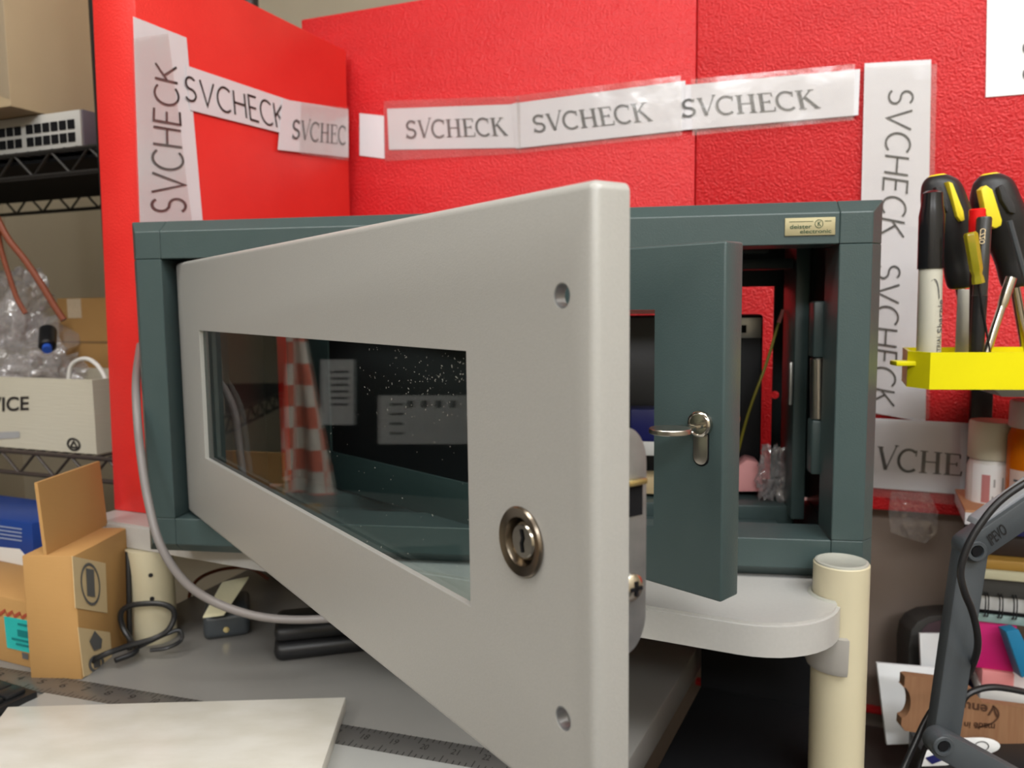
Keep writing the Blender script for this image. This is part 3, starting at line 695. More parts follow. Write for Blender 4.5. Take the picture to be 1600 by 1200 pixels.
# ================================================================== INSIDE / BEHIND THE CABINET
# black terminal standing in the cabinet
v0 = .185
a0, a1 = CB.px(446, 560, v0), CB.px(1193, 491, v0)
t = thing('control_terminal', 'black control terminal standing inside the teal cabinet, filling its back opening', 'terminal', CB((a0[0]+a1[0])/2, .19, 0))
part('housing', box(CB, a0[0], a1[0], v0, v0+.030, .0, a1[1], .003), X['black'], t)
b0, b1 = CB.px(1150, 528, v0), CB.px(1190, 496, v0)
part('label_plate', box(CB, b0[0], b1[0], v0-.0015, v0, b0[1], b1[1], .0004), X['metalgrey'], t)
b0, b1 = CB.px(1158, 520, v0), CB.px(1166, 508, v0)
part('port', box(CB, b0[0], b1[0], v0-.0022, v0-.0014, b0[1], b1[1]), X['void'], t)
# two-colour wire
A_ = CB.px(1224, 484, .15); B_ = CB.px(1168, 650, .15)
t = thing('wire', 'thin yellow wire slanting up inside the right end of the teal cabinet', 'wire', CB(B_[0], .15, B_[1]))
part('sheath', tube([CB(B_[0]-.012, .16, B_[1]-.06), CB(B_[0], .15, B_[1]), CB(*(np.array([(A_[0]+B_[0])/2+.001, .15, (A_[1]+B_[1])/2]))), CB(A_[0]-.004, .15, A_[1]-.012)], .0014, 8), mat('olive_wire', (.22, .19, .02), .4), t)
part('end_tip', cyl(CB(A_[0]-.004, .15, A_[1]-.012), CB(A_[0], .15, A_[1]), .0018), X['pinkpale'], t)
# pink foam piece and clear bag
def crumple(c, r, m, scale, name, label, cat, amt=.35, sub=4, freq=2.2, seed=0, group=None, folds=5):
    b = newbm(); bmesh.ops.create_icosphere(b, subdivisions=sub, radius=1)
    for v in b.verts:
        d = v.co.normalized(); p = d*freq+Vector((seed*7.1, seed*3.3, seed))
        k = 1+amt*(noise.noise(p)*1.2+abs(noise.noise(p*2.3))*1.0-.35+.35*abs(noise.noise(p*5.1)))
        v.co = Vector((d.x*scale[0], d.y*scale[1], d.z*scale[2]))*k*r+Vector(tuple(c))
    return single(name, b, X[m], label, cat, group, smooth=False)
q = [CB.px(x, y, .150) for x, y in ((1150, 769), (1194, 769), (1186, 722), (1168, 718), (1150, 730))]
wb = CB.px(1170, 790, .150)[1]
single('foam_piece', prism([CB(u, .150, w_) for u, w_ in q], [CB(u, .178, w_) for u, w_ in q], bev=.002), X['palepink'], 'pale pink foam lump on the tray inside the teal cabinet', 'foam')
c_ = CB.px(1206, 742, .14)
crumple(CB(c_[0], .14, c_[1]+.002), .018, 'bag', (.75, .8, 1.45), 'plastic_bag', 'small crumpled clear bag beside the pink lump inside the cabinet', 'bag', seed=3, amt=.5)
# pale strip across top of the inner window, coloured scraps seen through it
q0, q1 = CB.px(985, 491, .165), CB.px(1024, 484, .165)
single('paper_slip', box(CB, q0[0]-.05, q1[0]+.004, .17, .172, q0[1]-.0, q1[1]), X['pinkpale'], 'pale pink slip behind top of the inner door window', 'paper')
for (px0, px1, py0, py1, m, lb) in ((985, 1024, 640, 690, 'navy', 'dark blue box behind inner window, topmost of three'), (985, 1022, 690, 712, 'white', 'white slab behind inner window below the dark blue box'), (985, 1022, 745, 772, 'labelbuff', 'buff block behind inner window, above the light blue block'), (985, 1022, 800, 826, 'bluenote2', 'light blue block behind inner window, lowest in the cabinet')):
    z0 = CB.px(1003, py1, .14)[1]; z1 = CB.px(1003, py0, .14)[1]; u0 = CB.px(px0, 700, .14)[0]; u1 = CB.px(px1+8, 700, .14)[0]
    single('parcel', box(CB, u0, u1, .14, .17, z0, z1, .001), X[m], lb, 'parcel')

# ================================================================== ITEMS ON THE GREY DESK
zt_ = DZ
# steel ruler
ra, rb = onz(-60, 1034, DZ), onz(830, 1183, DZ); R_ = Fr(ra[0], ra[1], DZ, math.degrees(math.atan2(rb[1]-ra[1], rb[0]-ra[0])))
rl = np.linalg.norm((rb-ra)[:2])+.14; rw = -R_.pz(300, 1122, 0)[1]; rw = .028
t = thing('steel_ruler', 'long steel ruler lying across the grey desk and under the marble tile', 'ruler', R_(rl/2, -rw/2, 0))
part('blade', box(R_, 0, rl, -rw, 0, 0, .0012, .0003), X['steel'], t)
B = newbm(); i = 0; x = .006
while x < rl-.005:
    L_ = .009 if i % 5 == 0 else .005
    maptext([rectf(0, 0, 1, 1)], R_(x, 0, .0014), R_(x+.0007, 0, .0014), R_(x+.0007, -L_, .0014), R_(x, -L_, .0014), bm=B)
    maptext([rectf(0, 0, 1, 1)], R_(x, -rw+L_, .0014), R_(x+.0007, -rw+L_, .0014), R_(x+.0007, -rw, .0014), R_(x, -rw, .0014), bm=B)
    x += .005; i += 1
for k in range(int(rl/.025)):
    maptext(fonttext(str(k+1)), R_(k*.025+.010, -.0085, .0014), R_(k*.025+.016, -.0085, .0014), R_(k*.025+.016, -.0155, .0014), R_(k*.025+.010, -.0155, .0014), bm=B)
part('graduation', B, X['ink'], t)
# flat sheets and keyboard
K0, K1 = onz(-40, 1062, DZ), onz(78, 1085, DZ)
KF = Fr(K0[0], K0[1], DZ, -26); 
t = thing('keyboard', 'black keyboard at lower left corner, beside the marble tile', 'keyboard', KF(.02, -.05, 0))
kr = KF.inv(K1)[0]
part('base', box(KF, -.16, kr, -.16, 0, 0, .008, .001), X['black'], t)
for i in range(5):
    for j in range(8):
        part('key_cap', box(KF, kr-.004-(j+1)*.019, kr-.006-j*.019, -.006-(i+1)*.019+.002, -.006-i*.019, .008, .012, .001), X['rubber'], t)
S0 = R_.pz(90, 1075, 0); S1 = R_.pz(620, 1180, 0)
single('acrylic_sheet', box(R_, S0[0], S1[0]+.2, -rw-.16, -rw-.001, .0, .0025, .0006), mat('pale_acrylic', (.44, .44, .42), .15), 'thin pale sheet along the near side of the steel ruler', 'sheet')
tq = [onz(x, y, DZ+.014) for x, y in ((12, 1104), (540, 1089), (498, 1215), (-70, 1215))]
v1 = tq[2]+(tq[2]-tq[1])*.2; v2 = tq[3]+(tq[3]-tq[0])*.1
single('marble_tile', slab([p-np.array([0, 0, .0115]) for p in (tq[0], tq[1], v1, v2)], (0, 0, .0115), bev=.0008), X['marble'], 'cream white marble tile lying on the desk over the ruler', 'tile')
# black case
q = [onz(x, y, DZ) for x, y in ((425, 1012), (440, 1040), (560, 1015), (640, 990), (540, 965), (432, 985))]
cs = Fr(onz(428, 1038, DZ)[0], onz(428, 1038, DZ)[1], DZ, 14)
t = thing('glasses_case', 'black soft case lying on the desk beneath the silver door', 'case', cs(.06, .03, 0))
part('lower_shell', box(cs, 0, .16, 0, .055, 0, .018, .008, 4), X['black'], t)
part('upper_shell', box(cs, .001, .159, .001, .054, .0185, .034, .007, 4), X['black'], t)
# power adapter with cream lid
pa = onz(318, 1003, DZ); PA = Fr(pa[0], pa[1], DZ, 18)
t = thing('power_brick', 'dark plug adapter with cream tag lying on the desk behind the grey cable', 'adapter', PA(.02, .03, 0))
part('housing', box(PA, 0, .045, 0, .07, 0, .026, .006, 3), mat('slate_plastic', (.05, .058, .065), .35), t)
part('contact', lathe(PA(.022, -.0002, .010), -PA.n, [(0, .003), (.001, .003), (.0014, 0)], 14), X['brass'], t)
q = [onz(316, 966, DZ+.030), onz(350, 962, DZ+.030), ony(388, 905, pa[1]+.05), ony(345, 914, pa[1]+.05)]
part('paper_tag', slab(q, (0, .004, .002), bev=.0005), X['pages'], t, label='cream tag')
# black cable loops round the left post
pz = lambda x, y, Y=.755: ony(x, y, Y)
single('cable_loop', tube([pz(130, 1040, .72), pz(165, 1022, .72), pz(205, 1008, .735), pz(240, 998, .745), pz(262, 985, .75), pz(272, 965, .755), pz(268, 950, .755), pz(245, 943, .755), pz(205, 946, .755), pz(189, 958, .755), pz(192, 980, .755), pz(205, 1002, .75), pz(212, 1018, .735), pz(180, 1032, .72)], .0027, 10), X['cableblk'],
       'black cable looped around the foot of left cream post', 'cable')
single('cable_coil', tube([pz(215, 1012, .742), pz(240, 1000, .745), pz(262, 990, .75), pz(280, 985, .755), pz(283, 1000, .752), pz(262, 1012, .742), pz(235, 1016, .74)], .002, 8), X['cableblk'],
       'thin black cable coil at the base of left cream post', 'cable')
single('cable_riser', tube([pz(203, 1015, .765), pz(202, 960, .77), pz(201, 900, .775), ony(200, 862, .78)], .0027, 8, smooth=4), X['cableblk'], 'black cable rising between carton and left cream post', 'cable')
# big grey cable
G = [(219, 540, .80), (213, 590, .72), (214, 645, .685), (220, 710, .675), (231, 780, .665), (250, 850, .655), (285, 905, .655), (330, 938, .66), (390, 960, .665), (450, 968, .67), (520, 966, .68), (600, 955, .69)]
single('grey_cable', tube([ony(x, y, Y) for x, y, Y in G], .0036, 12), X['cablegrey'], 'thick grey cable hanging from left side of the teal cabinet in a wide curve', 'cable')
# dark red wires in the back under the shelf
single('thin_wire', tube([ony(x, y, .93) for x, y in ((300, 960), (296, 930), (310, 905), (345, 890), (390, 888), (420, 905))], .002, 8), X['cablered'], 'dark orange wire curled behind the grey cable under the shelf', 'cable')

# ================================================================== CARTONS ON THE DESK, LEFT
c1 = onz(128, 1062, DZ); c2 = onz(206, 1000, DZ)
yb = math.degrees(math.atan2(c2[1]-c1[1], c2[0]-c1[0]))
BXF = Fr(c1[0], c1[1], DZ, yb)            # u runs back along the receding face
bh = BXF.px(120, 866)[1]; bl = BXF.px(207, 950)[0]
fz = bh
t = thing('carton', 'open brown carton on the desk left of the cream post, with buff tape labels', 'carton', BXF(bl/2, .07, 0))
part('box_body', box(BXF, 0, bl, 0, .048, 0, bh, .001), X['card'], t)
f0 = BXF(0, .012, bh); f1 = BXF(bl*1.5, .012, bh)
fl = [onv(60, 872, BXF(0, .035, 0), yb), onv(48, 742, BXF(0, .035, 0), yb), onv(172, 770, BXF(0, .035, 0), yb), onv(172, 800, BXF(0, .035, 0), yb)]
fl[0][2] = bh-.002+DZ
part('open_flap', slab([BXF(.002, .026, bh), BXF(.002, .030, bh+.066), BXF(bl*1.1, .030, bh+.066), BXF(bl*1.1, .026, bh)], BXF.n*.003), X['card'], t, label='upright carton flap')
def bxp(x, y, d=.0008): return onv(x, y, BXF(0, -d, 0), yb)
for qd in (((113, 869), (165, 880), (168, 958), (118, 950)), ((122, 980), (172, 988), (176, 1040), (131, 1058))):
    part('tape_label', slab([bxp(*p) for p in qd], BXF.n*.0006), X['labelbuff'], t)
def ovals(cx, cy, rx, ry, wd=.16): 
    return [((cx+rx*math.cos(a), cy+ry*math.sin(a)), (cx+rx*math.cos(b), cy+ry*math.sin(b)), (cx+rx*(1-wd)*math.cos(b), cy+ry*(1-wd)*math.sin(b)), (cx+rx*(1-wd)*math.cos(a), cy+ry*(1-wd)*math.sin(a))) for a, b in zip(np.linspace(0, 2*PI, 29)[:-1], np.linspace(0, 2*PI, 29)[1:])]
B = newbm(); gq = [bxp(x, y, .0016) for x, y in ((113, 869), (165, 880), (168, 958), (118, 950))]
maptext(ovals(.5, .52, .30, .42, .13), *gq, bm=B)
maptext([rectf(.38, .28, .62, .82)], *gq, bm=B)
part('tape_print', B, X['greyink'], t); B = newbm()
gq = [bxp(x, y, .0016) for x, y in ((122, 980), (172, 988), (176, 1040), (131, 1058))]
maptext([[(.5, .98), (.72, .78), (.66, .55), (.42, .50), (.30, .72)]], *gq, bm=B); maptext(ovals(.46, .20, .26, .20, .3), *gq, bm=B); maptext([rectf(.36, .10, .58, .28)], *gq, bm=B)
part('tape_print', B, X['greyink'], t)
# front lower box with turquoise sticker
s1 = onz(71, 1050, DZ); SBX = Fr(s1[0], s1[1], DZ, -24)
hh = SBX.px(64, 945)[1]
t = thing('flat_carton', 'low brown carton with turquoise sticker at far left of the desk', 'carton', SBX(-.1, .05, 0))
part('box_body', box(SBX, -.24, 0, 0, .07, 0, hh, .001), X['card'], t)
def sp(x, y, d=.0006): return onv(x, y, SBX(0, -d, 0), SBX.yaw)
stq = [(6, 963), (66, 974), (71, 1026), (11, 1012)]
sk = part('sticker', slab([sp(*p) for p in stq], SBX.n*.0005), X['cyan'], t, label='turquoise sticker')
B = newbm(); gq = [sp(x, y, .0012) for x, y in stq]
for (v, u0, u1) in ((.80, .35, .75), (.30, .15, .85), (.16, .25, .7)): maptext([rectf(u0, v, u1, v+.07)], *gq, bm=B)
maptext([rectf(.32, .45, .72, .66)], *gq, bm=B)
part('sticker_print', B, X['cyanink'], sk)
B = newbm(); wv = [(i/18, .5+.42*math.sin(i*2.1)) for i in range(19)]
maptext(stroke(wv, .10), sp(-8, 948), sp(62, 960), sp(63, 973), sp(-8, 962), bm=B); part('red_scribble', B, mat('red_marker', (.42, .08, .04), .6), t)
B = newbm(); maptext([rectf(0, 0, 1, 1)], sp(34, 1019), sp(44, 1022), sp(44, 1031), sp(35, 1029), bm=B); part('small_print', B, X['greyink'], t)
# second carton behind, on it a blue box
c = SBX(-.02, .075, 0); SB2 = Fr(c[0], c[1], DZ, -24); h2_ = SB2.px(60, 895)[1]
single('carton', box(SB2, -.26, -.0, 0, .09, 0, h2_, .001), X['card'], 'plain brown carton beneath the blue printed box', 'carton')
bb = SB2.px(56, 893, .01); ub = SB2.px(52, 860, .01)[0]
t = thing('blue_box', 'blue printed box with white panel lying on the brown carton', 'box', SB2(ub-.05, .04, h2_))
hb = SB2.px(50, 818, .01)[1]
part('box_body', box(SB2, ub-.2, ub, .01, .085, h2_, hb, .001), X['blue'], t)
def bp(x, y, d=.0006): return onv(x, y, SB2(0, .01-d, 0), SB2.yaw)
part('white_panel', slab([bp(-20, 853), bp(30, 858), bp(39, 868), bp(38, 884), bp(-20, 872)], SB2.n*.0005), X['white'], t)
B = newbm()
for yy in (826, 832, 838, 844): maptext([rectf(0, 0, 1, 1)], bp(-10, yy-6), bp(34, yy), bp(34, yy+2), bp(-10, yy-4), bm=B)
part('printed_lines', B, X['blueprint'], t)

# ================================================================== WIRE RACK AT LEFT
SF = Fr(-.52, .985, 0, -22)
ur = SF.px(186, 500)[0]; ul_ = ur-.95; dp = .26
zt1 = SF.px(130, 231)[1]; zt2 = SF.px(100, 712)[1]
rack = thing('wire_rack', 'black wire shelving rack at far left holding cartons and a network switch', 'rack', SF(ur-.45, dp/2, FL))
def deck(z):
    B = newbm()
    for vv in (0, dp):
        cyl(SF(ul_, vv, z), SF(ur, vv, z), .003, n=8, bm=B); cyl(SF(ul_, vv, z-.028), SF(ur, vv, z-.028), .003, n=8, bm=B)
        n = 30; zz = [SF(ul_+(ur-ul_)*i/n, vv, z-(0 if i % 2 else .028)) for i in range(n+1)]
        tube(zz, .0022, 6, B, smooth=0)
    for uu in (ul_, ur):
        cyl(SF(uu, 0, z), SF(uu, dp, z), .003, n=8, bm=B); cyl(SF(uu, 0, z-.028), SF(uu, dp, z-.028), .003, n=8, bm=B)
    for i in range(46):
        uu = ul_+(ur-ul_)*(i+.5)/46; cyl(SF(uu, 0, z+.002), SF(uu, dp, z+.002), .0018, n=6, bm=B)
    for vv in (.09, .18): cyl(SF(ul_, vv, z-.003), SF(ur, vv, z-.003), .003, n=8, bm=B)
    return B
X['wire'] = mat('black_wire', (.02, .018, .016), .4)
X['wirebr'] = mat('bronze_wire', (.055, .042, .036), .4)
part('added_dark_sheet', box(SF, ul_+.01, ur-.006, .006, dp-.006, zt1-.0105, zt1-.0065), X['void'], rack, label='added dark sheet making the underside of the upper deck black'); part('shelf_deck', deck(zt1), X['wire'], rack, label='upper wire deck'); part('shelf_deck', deck(zt2), X['wirebr'], rack, label='lower wire deck')  # dark sheet added so the wire deck looks black from below
for uu, vv in ((ul_, 0), (ur, 0), (ul_, dp), (ur, dp)): part('upright_pole', cyl(SF(uu, vv, FL), SF(uu, vv, 1.9), .0125, n=20), X['wire'], rack)
# network switch
su1 = SF.px(130, 200, .012)[0]; sh = SF.px(130, 170, .012)[1]; sz = zt1+.004
t = thing('network_switch', 'grey rack network switch with two rows of ports on the upper deck', 'network switch', SF(su1-.22, .13, sz))
part('chassis', box(SF, su1-.44, su1, .012, .24, sz, sh, .001), mat('purple_grey_metal', (.13, .11, .13), .45), t)
part('front_panel', box(SF, su1-.44, su1-.001, .009, .012, sz+.001, sh-.001, .0006), mat('pale_grey_panel', (.46, .45, .42), .4), t)
ph = (sh-sz); cnt = 0
for blk in range(3):
    for i in range(6):
        for row in range(2):
            uu = su1-.010-blk*.092-i*.0142; ww = sz+ph*(.44 if row else .16)+ (ph*.06 if row else 0)
            part('port', box(SF, uu-.0112, uu, .0078, .0092, ww, ww+ph*.24), X['void'], t)
# large carton above, standing on the switch
cc_ = SF.px(16, 156, -.03); 
t = thing('large_carton', 'large pale brown carton with torn packing tape on top of the network switch', 'carton', SF(cc_[0]-.2, .15, sh))
part('box_body', box(SF, cc_[0]-.40, cc_[0], -.03, .25, sh+.0005, sh+.42, .002), X['cardpale'], t)
part('packing_tape', slab([SF(cc_[0]-.06, -.0306, sh+.03), SF(cc_[0]+.0006, -.0306, sh+.008), SF(cc_[0]+.0006, -.0306, sh+.42), SF(cc_[0]-.05, -.0306, sh+.42)], -SF.n*.0005), X['tape'], t)
# brown carton standing behind on the upper shelf, right
k0_ = SF.px(44, 100, .38)
# lower deck contents
z2 = zt2+.004
wq = SF.px(152, 722, .004); wt = SF.px(152, 594, .004)[1]
t = thing('corrugated_tray', 'white corrugated box with black lettering on lower wire deck', 'box', SF(wq[0]-.15, .09, z2))
B = newbm(); uL, uR, vF, vB = wq[0]-.34, wq[0], .004, .155
for a in ((uL, uR, vF, vF+.004), (uL, uR, vB-.004, vB), (uL, uL+.004, vF+.004, vB-.004), (uR-.004, uR, vF+.004, vB-.004)): box(SF, a[0], a[1], a[2], a[3], z2, wt, bm=B)
box(SF, uL+.004, uR-.004, vF+.004, vB-.004, z2, z2+.004, bm=B)
part('box_body', B, X['corr'], t)
def wp(x, y, d=.0008): return onv(x, y, SF(0, .004-d, 0), SF.yaw)
B = newbm(); maptext(fonttext('SERVICE', .02), wp(-60, 622), wp(45, 619), wp(45, 640), wp(-60, 646), bm=B)
part('lettering', B, X['ink'], t)
B = newbm(); maptext([rectf(0, 0, 1, 1)], wp(-30, 676), wp(30, 674), wp(31, 684), wp(-30, 688), bm=B)
part('smudged_print', B, X['lightink'], t)
B = newbm(); maptext(ovals(.5, .5, .45, .45, .3), wp(103, 681), wp(127, 685), wp(127, 708), wp(103, 704), bm=B); maptext(stroke([(.3, .3), (.5, .7), (.75, .3), (.3, .3)], .12), wp(103, 681), wp(127, 685), wp(127, 708), wp(103, 704), bm=B)
part('recycling_mark', B, X['ink'], t)
# brown carton behind
bq = SF.px(104, 700, .17); bt = SF.px(104, 466, .17)[1]
t = thing('small_carton', 'brown carton upright behind the white corrugated box, with tape patch', 'carton', SF(bq[0]+.1, .3, z2))
part('box_body', box(SF, bq[0], ur-.016, .17, .25, z2, bt, .001), X['card'], t)
a_, b_ = SF.px(107, 497, .17), SF.px(126, 460, .17)
part('tape_patch', box(SF, a_[0], b_[0], .1690, .1702, a_[1], bt-.001), mat('shiny_tape', (.66, .52, .36), .12, bump=(70, .8, .003)), t)
part('flap_seam', box(SF, bq[0]+.002, ur-.018, .1694, .1702, SF.px(130, 536, .17)[1], SF.px(130, 533, .17)[1]), mat('seam_brown', (.22, .13, .055), .7), t)
# plastic bags with parts
bc = SF.px(25, 560, .10)
crumple(SF(bc[0]-.02, .10, SF.px(25, 570, .1)[1]), .075, 'bag', (1.15, .9, 1.05), 'plastic_bag', 'crumpled grey plastic bag heaped in the white corrugated box', 'bag', seed=1, amt=.5)
bc = SF.px(80, 590, .10)
crumple(SF(bc[0], .09, bc[1]+.002), .045, 'bag', (1.2, .8, .8), 'plastic_bag', 'smaller clear plastic bag beside the black connector', 'bag', seed=2, amt=.5)
crumple(SF(SF.px(10, 470, .13)[0], .14, SF.px(10, 480, .13)[1]), .05, 'bag', (1, .8, 1.1), 'plastic_bag', 'clear plastic bag at top of the heap below the orange cable', 'bag', seed=5, amt=.5)
# black connector with blue tip
q = SF.px(84, 527, .07); 
t = thing('connector', 'black connector with blue tip poking out of the plastic bags', 'connector', SF(q[0], .06, q[1]-.012))
d_ = SF(q[0]+.012, .05, q[1]-.012)-SF(q[0]-.01, .07, q[1]+.01)
part('body', cyl(SF(q[0]-.01, .07, q[1]+.01), SF(q[0]+.012, .05, q[1]-.012), .011, bev=.002), X['black'], t)
part('tip', cyl(SF(q[0]+.012, .05, q[1]-.012), SF(q[0]+.016, .046, q[1]-.016), .006), mat('blue_plastic', (.03, .10, .5), .4), t)
# white hooked cable
hk = [SF.px(x, y, .02) for x, y in ((98, 610), (97, 590), (101, 572), (113, 563), (127, 562), (140, 570), (149, 582), (156, 596))]
single('white_cable', tube([SF(a, .03, b) for a, b in hk], .0028, 10), X['white'], 'white cable arching above the white corrugated box', 'cable')
# orange cables
single('orange_cable', tube([ony(x, y, 1.02) for x, y in ((-10, 330), (12, 372), (38, 405), (62, 440), (85, 478), (100, 500))], .0042, 10), X['cablered'], 'orange brown cable slanting down in front of the beige wall', 'cable')
single('orange_cable', tube([ony(x, y, 1.03) for x, y in ((-5, 350), (2, 390), (14, 430), (26, 465), (40, 490))], .0032, 10), X['cablered'], 'thinner orange brown cable hanging left of the slanting one', 'cable')
# ================================================================== RIGHT SIDE: TOOLS
def O(x, y, Y): return ony(x, y, Y)
YT = .640      # front of the yellow tray
def wid(px, Y, py=500): return px/F*Y*1.0
# organiser rack: dark post and grey metal shelf
pl0, pl1 = O(1519, 640, .862), O(1549, 640, .862)
t = thing('tool_rack', 'grey metal rack with dark upright carrying the yellow tray of tools', 'rack', (pl0[0]+.01, .862, RZ))
zs = O(1500, 609, YT)[2]
part('upright', box(Fr((pl0[0]+pl1[0])/2, .862, 0, -20), -(pl1[0]-pl0[0])/2, (pl1[0]-pl0[0])/2, 0, .010, RZ, zs-.012, .001), X['black'], t)
m0 = O(1531, 620, .70); ml = m0[0]
B = newbm(); YF = Fr(ml, .69, zs-.012, -12)
prism([YF(0, 0, .011), YF(.012, 0, 0), YF(.16, 0, 0), YF(.16, 0, .011)], [YF(0, .18, .011), YF(.012, .18, 0), YF(.16, .16, 0), YF(.16, .16, .011)], B, .001)
part('shelf_plate', B, X['metalgrey'], t)
# yellow tray
zb_, ztr = zs+.0005, O(1500, 549, YT+.01)[2]
tl_ = O(1453, 580, YT)[0]; TF = Fr(tl_, YT, zb_, -8)
h_ = ztr-zb_
t = thing('tool_tray', 'translucent yellow plastic tray on the grey rack holding marker and tools', 'tray', TF(.1, .03, 0))
def traysec(off, z): return [TF(.0+off, .0+off, z), TF(.30-off, .0+off, z), TF(.30-off, .075-off, z), TF(.003+off, .075-off, z), TF(-.010+off, .022+off*.3, z)]
outer = prism(traysec(0, 0), traysec(0, h_)); inner = prism(traysec(.0022, .0022), traysec(.0022, h_+.02))
part('tray_body', boolean(outer, [inner]), X['yellow'], t)
e0 = O(1398, 566, YT+.02); e1 = O(1436, 576, YT+.02)
part('side_clip', box(Fr(e0[0], e0[1], e0[2]-.003, -6), 0, e1[0]-e0[0]+.01, -.004, .012, 0, .004, .001), X['yellow'], t)
floor_z = zb_+.0024
# marker
a, b = O(1457, 298, .665), O(1454, 420, .665); rM = wid(18.5, .665); c = a+(b-a)*2.34; c[2] = max(c[2], floor_z+.001)
dM = (b-a)/np.linalg.norm(b-a); Lc = np.linalg.norm(b-a)
t = thing('marker_pen', 'white marker pen with black cap, leftmost in the yellow tray', 'marker', c)
part('cap', lathe(a, dM, [(0, 0), (0, rM*.45), (.002, rM*.78), (.012, rM*.86), (.02, rM), (Lc, rM*1.02)], 28), X['blackgl'], t)
br = part('barrel', lathe(b, dM, [(0, rM*.92), (np.linalg.norm(c-b)-.004, rM*.95), (np.linalg.norm(c-b), rM*.8)], 28), mat('marker_barrel', (.56, .54, .45), .35), t)
B = newbm()
def onbar(u, v): # wrap print on the barrel: u along, v angle
    th = -PI/2+(v-.5)*1.8; p = b+dM*(u*np.linalg.norm(c-b)); return p+np.array([math.cos(th), math.sin(th), 0])*(rM*.95+.0004)
for s_, u0, u1, v0_, v1_ in (('Sharpie', .30, .62, .60, .98), ('INDUSTRIAL', .64, .98, .60, .86), ('MARKER', .80, .98, .30, .40)):
    for f in fonttext(s_, .01):
        try: B.faces.new([B.verts.new(tuple(onbar(u1-(u1-u0)*(x), v1_-(v1_-v0_)*(y)))) for x, y in f])
        except Exception: pass
for k in range(14):
    a1_, a2_ = PI*.55+k*.13, PI*.55+(k+1)*.13
    q = [(.32+.22*math.cos(a1_), .42+.34*math.sin(a1_)*.8), (.32+.22*math.cos(a2_), .42+.34*math.sin(a2_)*.8)]
    B.faces.new([B.verts.new(tuple(onbar(*z))) for z in (q[0], q[1], (q[1][0]+.006, q[1][1]-.05), (q[0][0]+.006, q[0][1]-.05))])
part('barrel_print', B, X['greyink'], br)
# big screwdrivers with black and yellow handles
def driver(name, label, pts, Y, rod, rodY):
    """pts: (px centre x, y, half-width px) down the handle"""
    base = O(pts[-1][0], pts[-1][1], Y); t = thing(name, label, 'screwdriver', base, 'large screwdrivers in the yellow tray')
    def section(scale, k0, k1, yo=0, m='rubber', nm='grip', par=None, arc_=(0, 2*PI), out=0.):
        b = newbm(); rings = []; P_ = smoothpath([np.array([p[0], p[1], p[2]]) for p in pts], 5); n0 = int(k0*(len(P_)-1)); n1 = int(k1*(len(P_)-1))
        for i in range(n0, n1+1):
            x, y, hw = P_[i]; c_ = O(x, y, Y+yo); r_ = wid(hw, Y)*scale+out; ring = []
            for k in range(28):
                th = arc_[0]+(arc_[1]-arc_[0])*k/28
                ring.append(b.verts.new((c_[0]+r_*math.cos(th), c_[1]+r_*.82*math.sin(th), c_[2]+r_*.12*math.cos(th))))
            rings.append(ring)
        for A, C_ in zip(rings, rings[1:]):
            for i in range(28): b.faces.new([A[i], A[(i+1) % 28], C_[(i+1) % 28], C_[i]])
        b.faces.new(rings[0][::-1]); b.faces.new(rings[-1]); bmesh.ops.recalc_face_normals(b, faces=b.faces[:]); return b
    g_ = part('grip', section(1, .04, .985), X['rubber'], t)
    part('end_cap', section(.96, 0, .055, out=.0004), X['yel'], t, label='yellow end cap')
    part('collar', section(.9, .98, 1), X['yel'], t, label='yellow collar')
    return t, g_, base
def inlay(par, quad, Y, m, nm, depth=.004):
    return part(nm, slab([O(x, y, Y) for x, y in quad], (0, depth, 0), bev=.0008), X[m], par)
t, g_, base = driver('screwdriver', 'large screwdriver with black and yellow handle, left one of the two behind the marker',
    [(1464, 273, 10), (1466, 279, 20), (1470, 290, 28), (1475, 315, 33), (1484, 345, 34), (1492, 375, 30), (1499, 405, 25), (1505, 428, 27), (1507, 444, 25), (1507, 450, 20)], .70, None, None)
inlay(g_, [(1482, 283), (1489, 286), (1506, 330), (1508, 344), (1502, 346), (1496, 338)], .6805, 'yel', 'yellow_inlay', .008)
inlay(g_, [(1462, 292), (1472, 290), (1482, 322), (1481, 333), (1470, 312)], .6790, 'grip', 'knurled_pad', .006)
part('shaft', cyl(O(1500, 449, .70), O(1518, 560, .70)+np.array([0, 0, 0]), .0040), X['chrome'], t)
t, g_, base = driver('screwdriver', 'large screwdriver with black and yellow handle, right one at edge of the photo',
    [(1546, 271, 10), (1548, 277, 20), (1551, 288, 29), (1555, 315, 36), (1566, 345, 37), (1574, 375, 31), (1582, 405, 26), (1590, 430, 27), (1592, 443, 25), (1592, 448, 20)], .72, None, None)
inlay(g_, [(1533, 296), (1541, 289), (1551, 296), (1566, 344), (1565, 352), (1556, 357), (1546, 352), (1540, 330)], .6985, 'yel', 'yellow_inlay', .008)
inlay(g_, [(1561, 292), (1568, 288), (1586, 320), (1588, 334), (1578, 332), (1566, 312)], .6985, 'grip', 'knurled_pad', .006)
part('shaft', cyl(O(1586, 449, .70), O(1606, 560, .70), .0042), X['chrome'], t)
# red pen
a, b = O(1527, 326, .668), O(1524, 560, .672); dR = (b-a)/np.linalg.norm(b-a); L_ = np.linalg.norm(b-a)
t = thing('red_pen', 'red capped pen standing behind the black pen in the yellow tray', 'pen', b)
part('cap', lathe(a, dR, [(0, 0), (0, .0052), (.001, .0062), (.03, .0062)], 24), X['red'], t)
part('barrel', lathe(a+dR*.03, dR, [(0, .0050), (L_-.035, .0050), (L_-.03, .003)], 20), X['rubber'], t)
